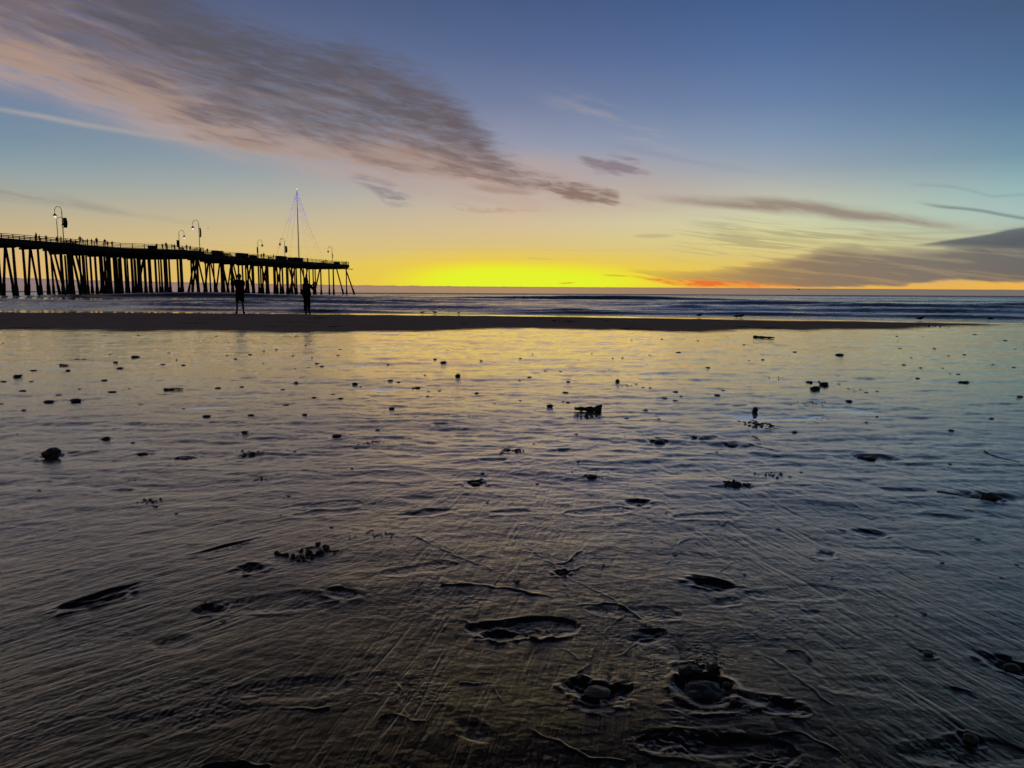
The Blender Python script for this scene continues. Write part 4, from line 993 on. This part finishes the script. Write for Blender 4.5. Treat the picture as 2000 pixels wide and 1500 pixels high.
PILES.sort(key=lambda q: PP(q[0], q[1]).length)
rest = bmesh.new()
for i_, (s, n, s2, n2, red) in enumerate(PILES):
    bm = bmesh.new() if i_ < 98 else rest; a = L_(PP(s, n, DZ-1.3)); b2 = L_(PP(s2, n2, SEAB)); q = rp_.uniform(.9, 1.15)
    t0 = .50+rp_.uniform(-.05, .05); zsl = (DZ-1.3-1.9-rp_.uniform(0, .5))/(DZ-1.3-SEAB)
    f_ = lambda t_: a.lerp(b2, t_)
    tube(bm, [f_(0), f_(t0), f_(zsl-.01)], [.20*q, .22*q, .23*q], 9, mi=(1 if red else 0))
    tube(bm, [f_(zsl-.02), f_(zsl+.03), f_((1+zsl)/2), f_(1)], [.22*q, .30*q, .34*q, .36*q], 9, mi=2)
    if i_ >= 98: continue
    o = obj('pile', bm, [M['timber'], M['timber_glow'], M['growth']], pier, smooth=True)
    if red: o['label'] = 'slanting or upright pile near the seaward end, red glow in its colour'
tag(obj('far_piles', rest, [M['timber'], M['timber_glow'], M['growth']], pier, smooth=True), kind='stuff')
# railing
def rail(pts, name='railing'):
    bm = bmesh.new()
    for (s0, n0), (s1, n1) in zip(pts, pts[1:]):
        a, b2 = PP(s0, n0), PP(s1, n1); L = (b2-a).length; k = max(1, round(L/2.2))
        for z, w, h in ((1.12, .20, .09), (.84, .06, .10), (.56, .06, .10), (.28, .06, .10)):
            beam(bm, L_(a+Vector((0, 0, DZ+z))), L_(b2+Vector((0, 0, DZ+z))), w, h)
        for i in range(k+1):
            q = a.lerp(b2, i/k); beam(bm, L_(q+Vector((0, 0, DZ-.25))), L_(q+Vector((0, 0, DZ+1.07))), .12, .12, Vector((1, 0, 0)))
    return obj(name, bm, M['timber'], pier)
rail([(s, n-.12) for s, n in near]); rail([(s, n+.12) for s, n in farr[::-1]]); rail([(122.6, -.1), (126.8, -15.8)])
bm = bmesh.new()  # kerb timbers along the deck edge
for (s0, n0), (s1, n1) in zip(near, near[1:]): beam(bm, L_(PP(s0, n0+.06, DZ-.3)), L_(PP(s1, n1+.06, DZ-.3)), .12, .95)
obj('fascia', bm, M['timber'], pier)
bm = bmesh.new(); beam(bm, L_(PP(119, -.8, DZ-1.25)), L_(PP(123.6, .9, DZ-1.25)), .22, .22); obj('mooring_beam', bm, M['timber_glow'], pier)

def place_px(px, Yd, z):        # a point on the deck level at a chosen distance out
    d = ray(px, 490); return Vector((d.x/d.y*Yd, Yd, z))
def lamp(px, Yd, H, side, lit, banner, label):
    base = place_px(px, Yd, DZ); root = empty('street_lamp', base, label, 'lamp', 'hooked lamps along the pier')
    m = M['metal'] if lit else M['metal_red']; bm = bmesh.new()
    tube(bm, [(0, 0, -.02), (0, 0, .5), (0, 0, .55), (0, 0, H-.9)], [.16, .14, .085, .07], 8)
    obj('pole', bm, m, root, smooth=True)
    bm = bmesh.new(); R = .68; pts = [(0, 0, H-.95)]
    for k in range(11):
        a = math.pi*k/10; pts.append((side*(R-R*math.cos(a)), 0, H-.9+.05+R*math.sin(a)*1.25))
    pts.append((side*2*R, 0, H-1.25)); tube(bm, pts, [.07]+[.05]*12, 7); obj('hook_arm', bm, m, root, smooth=True)
    bm = bmesh.new(); tube(bm, [(side*2*R, 0, H-1.2), (side*2*R, 0, H-1.4), (side*2*R, 0, H-1.75), (side*2*R, 0, H-1.80)], [.06, .12, .36, .37], 12); sh = obj('lamp_shade', bm, m, root, smooth=True)
    bm = bmesh.new(); bmesh.ops.create_uvsphere(bm, u_segments=12, v_segments=8, radius=.22, matrix=Matrix.Translation((side*2*R, 0, H-1.95))); obj('bulb', bm, M['bulb'] if lit else M['bulb_off'], sh, smooth=True)
    if banner:
        w, hh, zb = banner; bs = -side if w > 0 else side; w = abs(w)
        bm = bmesh.new(); n = 6
        for k in range(n):     # cloth slightly bellied by the wind
            pass
        g0 = []
        for j in range(7):
            row = []
            for k in range(4): row.append(bm.verts.new((bs*(.10+w*k/3*(1+.10*math.sin(j/6*math.pi))), .12*math.sin(j/6*math.pi), zb-hh*j/6)))
            g0.append(row)
        for j in range(6):
            for k in range(3): bm.faces.new((g0[j][k], g0[j][k+1], g0[j+1][k+1], g0[j+1][k]))
        bn_ = obj('banner', bm, M['banner'], root, smooth=True)
        bm = bmesh.new(); beam(bm, (0, 0, zb+.03), (bs*(.12+w), 0, zb+.03), .05, .05); beam(bm, (0, 0, zb-hh-.03), (bs*(.12+w), 0, zb-hh-.03), .05, .05); obj('banner_arm', bm, m, bn_)
    return root
lamp(126, 141, 7.1, -1, True, (.75, 1.8, 4.9), 'tallest lit lamp on the pier, with wide dark banner on its right')
lamp(115, 159, 6.9, 1, True, None, 'lit lamp behind the tallest one, hook to the right and no banner')
lamp(390.5, 165, 7.0, -1, True, (.35, 2.0, 5.2), 'lit lamp at the corner of the pier bulge, with a narrow banner')
lamp(351, 187, 6.6, 1, True, (.6, 1.7, 4.0), 'lit lamp left of the corner lamp, hook to the right and banner on its left')
lamp(504, 224, 6.9, 1, False, (.3, 1.8, 4.6), 'unlit lamp left of the light tree, hook to the right')
lamp(556, 218, 6.9, -1, False, (.65, 1.9, 4.6), 'unlit lamp with a banner inside the left edge of the light tree')
lamp(648.5, 250, 6.6, -1, False, (.16, 1.6, 4.2), 'unlit lamp at the seaward end of the pier, right of the light tree')

# tree of light strings on a mast
mb = PP(s_of(583.5, -8.5), -8.5, DZ)
tree = empty('light_tree', mb, 'tall mast hung with strings of violet lights like a tree, with bright top', 'light tree')
MH = 23.2
bm = bmesh.new(); tube(bm, [(0, 0, 0), (0, 0, MH*.5), (0, 0, MH)], [.17, .13, .07], 10); box(bm, (0, 0, .2), (.8, .8, .4)); obj('mast', bm, M['mast'], tree, smooth=True)
bm = bmesh.new()
for k in range(5):
    a0 = math.pi/2+k*2*math.pi/5
    c_ = [bm.verts.new(((r_s*math.cos(a), .0 + y_, MH+.3+r_s*math.sin(a)))) for r_s, a, y_ in ((.34, a0, 0), (.14, a0+math.pi/5, 0), (0, 0, -.12), (.14, a0-math.pi/5, 0), (0, 0, .12))]
    bm.faces.new((c_[0], c_[1], c_[2])); bm.faces.new((c_[0], c_[2], c_[3])); bm.faces.new((c_[0], c_[4], c_[1])); bm.faces.new((c_[0], c_[3], c_[4]))
obj('star', bm, M['star'], tree)
rl = random.Random(9)
for k in range(16):
    a = k/16*2*math.pi+.1; end = PD*(8.6*math.cos(a)) + PN*(8.0*math.sin(a)) + Vector((0, 0, .9 if k % 3 else 1.1))
    end = Vector(end); top = Vector((0, 0, MH-.4)); pts = []
    for q in range(25):
        t_ = q/24; p = top.lerp(end, t_); p.z -= 1.6*math.sin(t_*math.pi)*t_**.5*.9; pts.append(p)
    bm = bmesh.new(); tube(bm, pts, .011, 4); st_ = obj('light_string', bm, M['wire'], tree)
    bm = bmesh.new(); nb = 24
    for q in range(1, nb):
        t_ = (q+rl.uniform(-.4, .4))/nb; i = min(23, int(t_*24)); p = pts[i].lerp(pts[i+1], t_*24-i)
        r_b = .10*rl.uniform(.5, 1.0)*(1.25 if t_ < .45 else .62)
        cidx = (0 if rl.random() < .6 else (1 if rl.random() < .6 else 2)) if t_ < .42 else (1 if rl.random() < .80 else (0 if rl.random() < .3 else 3))
        res = bmesh.ops.create_icosphere(bm, subdivisions=1, radius=r_b, matrix=Matrix.Translation(p))
        for f in {f for v in res['verts'] for f in v.link_faces}: f.material_index = cidx
    obj('bulbs', bm, [M['violet'], M['lilac'], M['green'], M['cream']], st_)

# people on the pier
poses = [dict(), dict(elL=(-.22, .10, 1.15), wrL=(-.12, .34, 1.12), elR=(.22, .10, 1.15), wrR=(.12, .34, 1.12)), dict(anL=(-.12, .22, .09), tiL=(-.13, .36, .035), knL=(-.1, .16, .5), anR=(.1, -.2, .1), tiR=(.1, -.06, .035))]
PPL = [(73, -1, 1.80, 0, 'person at the rail nearest the left border of the pier'), (79, -2, 1.5, 1, 'shorter person right beside the one nearest the left border'), (92, -2, 1.55, 0, 'lone person left of the two tall lamps'),
 (113, -1.5, 1.5, 2, 'left one of two small people under the tall lamps'), (121, -1.5, 1.6, 1, 'right one of two small people under the tall lamps'), (140, -1.2, 1.3, 1, 'low crouching-looking child right of the tall lamps'), (158, -.9, 1.85, 0, 'tallest person on the pier, right of the tall lamps'), (163, -2, 1.5, 1, 'person just right of the tallest one'),
 (172, -1, 1.5, 0, 'left one of a pair between the two tall people'), (180, -1.2, 1.55, 1, 'right one of a pair between the two tall people'), (190, -.9, 1.85, 0, 'tall upright person in the middle of the left part of the pier'), (206, -1, 1.75, 1, 'left one of a group of three before the empty stretch of rail'),
 (211, -1.5, 1.4, 2, 'middle one of a group of three before the empty stretch'), (220, -1, 1.45, 0, 'right one of a group of three before the empty stretch'), (307, 2, 1.55, 1, 'person beside the dark box on the pier bulge'), (318, 3, 1.5, 0, 'small person left of the pointed-hat figure'),
 (325, 3.5, 1.8, 2, 'tall figure left of the lamp pair on the bulge'), (336, 4.5, 1.5, 1, 'left one of two people right of the tall figure on the bulge'), (341, 4.5, 1.5, 0, 'right one of two people right of the tall figure on the bulge'), (365, 5, 1.6, 0, 'person between the two lamps of the bulge'),
 (372, 5, 1.5, 2, 'person close to the corner lamp on its left'), (405, -1.5, 1.7, 1, 'person just beyond the corner of the bulge'), (503, -1.5, 1.6, 0, 'person below the lamp left of the light tree'), (515, -1.5, 1.8, 1, 'tall person right of the lamp left of the light tree'), (510, -2.4, 1.6, 2, 'person between two others near the unlit lamp'),
 (534, -1.5, 1.7, 0, 'person beside the round box near the light tree'), (600, -2, 1.5, 1, 'person at the foot of the light tree'), (636, -2, 1.5, 0, 'person left of the last lamp'), (676, -1, 1.5, 1, 'person at the seaward tip of the pier')]
pm = {}
for i, (px, n, h, po_, lab) in enumerate(PPL):
    key = (po_)
    loc = PP(s_of(px, n), n, DZ)
    if key not in pm:
        r = person(loc, 0, 1.75, poses[po_], lab, M['cloth_black'], small=True, group='people on the pier'); pm[key] = r
    else:
        src = pm[key]; r = src.copy(); COL.objects.link(r)
        for ch in src.children: c = ch.copy(); COL.objects.link(c); c.parent = r
        r.location = loc
    r['label'] = lab; r.scale = (h/1.75*1.1,)*3; r.rotation_euler = (0, 0, random.uniform(0, 6.3))

# boxes, benches and bins on the pier deck
def deck_box(px0, px1, n, h, label, name='deck_box'):
    s0, s1 = s_of(px0, n), s_of(px1, n); L = abs(s1-s0); c = PP((s0+s1)/2, n, DZ)
    root = empty(name, c, label, 'box', None, math.atan2(PD.y, PD.x))
    bm = bmesh.new(); box(bm, (0, 0, h/2), (L, 1.0, h), bev=.04); obj('body', bm, M['boxwood'], root)
    bm = bmesh.new(); box(bm, (0, 0, h+.05), (L+.16, 1.16, .10), bev=.02); obj('lid', bm, M['timber'], root)
def bench(px, n, label):
    root = empty('bench', PP(s_of(px, n), n, DZ), label, 'bench', 'benches along the pier', math.atan2(PD.y, PD.x))
    bm = bmesh.new()
    for k in range(4): box(bm, (0, -.18+k*.12, .45), (1.9, .10, .05))
    obj('seat', bm, M['timber'], root)
    bm = bmesh.new()
    for k in range(3): box(bm, (0, .27+k*.02, .60+k*.14), (1.9, .04, .11))
    obj('backrest', bm, M['timber'], root)
    for sx in (-.8, .8):
        bm = bmesh.new(); box(bm, (sx, 0, .215), (.09, .5, .43)); box(bm, (sx, .28, .66), (.07, .05, .50)); obj('leg', bm, M['metal'], root)
deck_box(416, 433, -1.2, 1.25, 'dark box just beyond the corner of the pier bulge')
deck_box(463, 482, -1.2, 1.15, 'long dark box in the narrow part of the pier')
deck_box(540, 557, -1.2, 1.25, 'dark box below the lamp at the left edge of the light tree')
deck_box(563, 573, -1.4, 1.0, 'small dark box between two longer boxes near the light tree')
deck_box(575, 589, -1.2, 1.2, 'dark box at the foot of the mast')
deck_box(653, 661, -1.2, .9, 'low dark box near the seaward end, right of the last lamp')
deck_box(292, 303, 1.5, .9, 'low dark box at the left end of the pier bulge')
deck_box(488, 499, -1.6, .9, 'low dark box just left of the unlit lamp group')
bench(140, -1.3, 'bench right of the two tall lamps'); bench(448, -1.4, 'bench in the narrow part between two boxes'); bench(356, 4.8, 'bench on the pier bulge between its lamps'); bench(528, -1.6, 'bench left of the box below the lamp'); bench(632, -1.6, 'bench left of the last lamp near the seaward end')

# ------------------------------------------------------------------ gulls
def gull(loc, rz, s, label, pale=False, flying=False, bow=0.0):
    root = empty('gull', loc, label, 'bird', 'gulls at the water edge', rz)
    m = M['gull_dark']
    v = [(-.20, 0, .17), (-.10, 0, .175), (0, 0, .185), (.09, 0, .20), (.145, 0, .25-bow), (.175, 0, .30-bow*1.8), (.195, 0, .315-bow*2)]
    r = [.018, .045, .072, .066, .035, .030, .028]
    if flying: v = [(a, b2, c) for a, b2, c in ((-.2, 0, .2), (-.1, 0, .2), (0, 0, .2), (.09, 0, .2), (.15, 0, .21), (.19, 0, .215), (.205, 0, .215))]
    me = skin_mesh('body', [Vector(a)*s for a in v], [(i, i+1) for i in range(6)], [q*s for q in r], m if not pale else M['gull_white'], 2, 2); obj('body', me, None, root)
    hx = Vector(v[6]); bm = bmesh.new(); tube(bm, [hx*s+Vector((.015, 0, 0))*s, hx*s+Vector((.05, 0, -.004))*s, hx*s+Vector((.072, 0, -.014))*s], [.012*s, .009*s, .003*s], 6); obj('beak', bm, M['beak'], root)
    for q in (-1, 1):
        if flying:
            bm = bmesh.new(); pts = [(.07, q*.05, .21), (.10, q*.28, .30), (.02, q*.60, .27), (-.05, q*.58, .27), (-.03, q*.27, .29), (-.07, q*.05, .21)]
            vs = [bm.verts.new(Vector(p)*s) for p in pts]; bm.faces.new((vs[0], vs[1], vs[4], vs[5])); bm.faces.new((vs[1], vs[2], vs[3], vs[4])); obj('wing', bm, m, root)
        else:
            me = skin_mesh('wing', [Vector((.08, q*.055, .21))*s, Vector((-.05, q*.066, .20))*s, Vector((-.24, q*.025, .165))*s], [(0, 1), (1, 2)], [(.015*s, .045*s), (.014*s, .05*s), (.008*s, .012*s)], m, 1); obj('wing', me, None, root)
            bm = bmesh.new(); tube(bm, [(.01*s, q*.03*s, .14*s), (.0, q*.03*s, .07*s), (.008*s, q*.03*s, 0)], [.010*s, .006*s, .006*s], 6)
            for a in (-.4, 0, .4): tube(bm, [(.008*s, q*.03*s, .004*s), ((.008+.045*math.cos(a))*s, (q*.03+.045*math.sin(a))*s, .003*s)], .005*s, 5)
            obj('leg', bm, M['beak'], root)
def gull_at(px, py, rz, s, lab, **k):
    p = G(px, py); p.z = max(hz(p.x, p.y), SEA0); gull(p, rz, s, lab, **k)
gull_at(1366, 620.5, .2, .72, 'dark gull walking right on the wet edge, alone right of the middle')
gull_at(1439, 620.5, .1, .7, 'left one of two gulls standing close together', bow=.03)
gull_at(1447, 621, -.7, .75, 'right one of two gulls standing close together')
gull_at(1797, 626.5, .0, .75, 'dark gull at the water edge near the seaweed heap')
gull_at(1932, 625.5, math.pi*.9, .75, 'paler gull facing left near the right border', pale=True)
gull_at(825, 614.5, 0, .5, 'small dark bird at the water edge left of the centre'); gull_at(849, 614.5, 2.8, .55, 'small dark bird beside another at the water edge, the right one of the pair'); gull_at(896, 614.5, 1.0, .45, 'tiny dark bird alone at the water edge near the centre')
d = ray(1560, 568); gull(CAMP + d*(210/d.y), .3, 2.0, 'gull flying low over the sea at the right', flying=True)
d = ray(406, 447); gull(CAMP + d*(190/d.y), .6, 1.0, 'tiny bird flying above the pier bulge', flying=True)
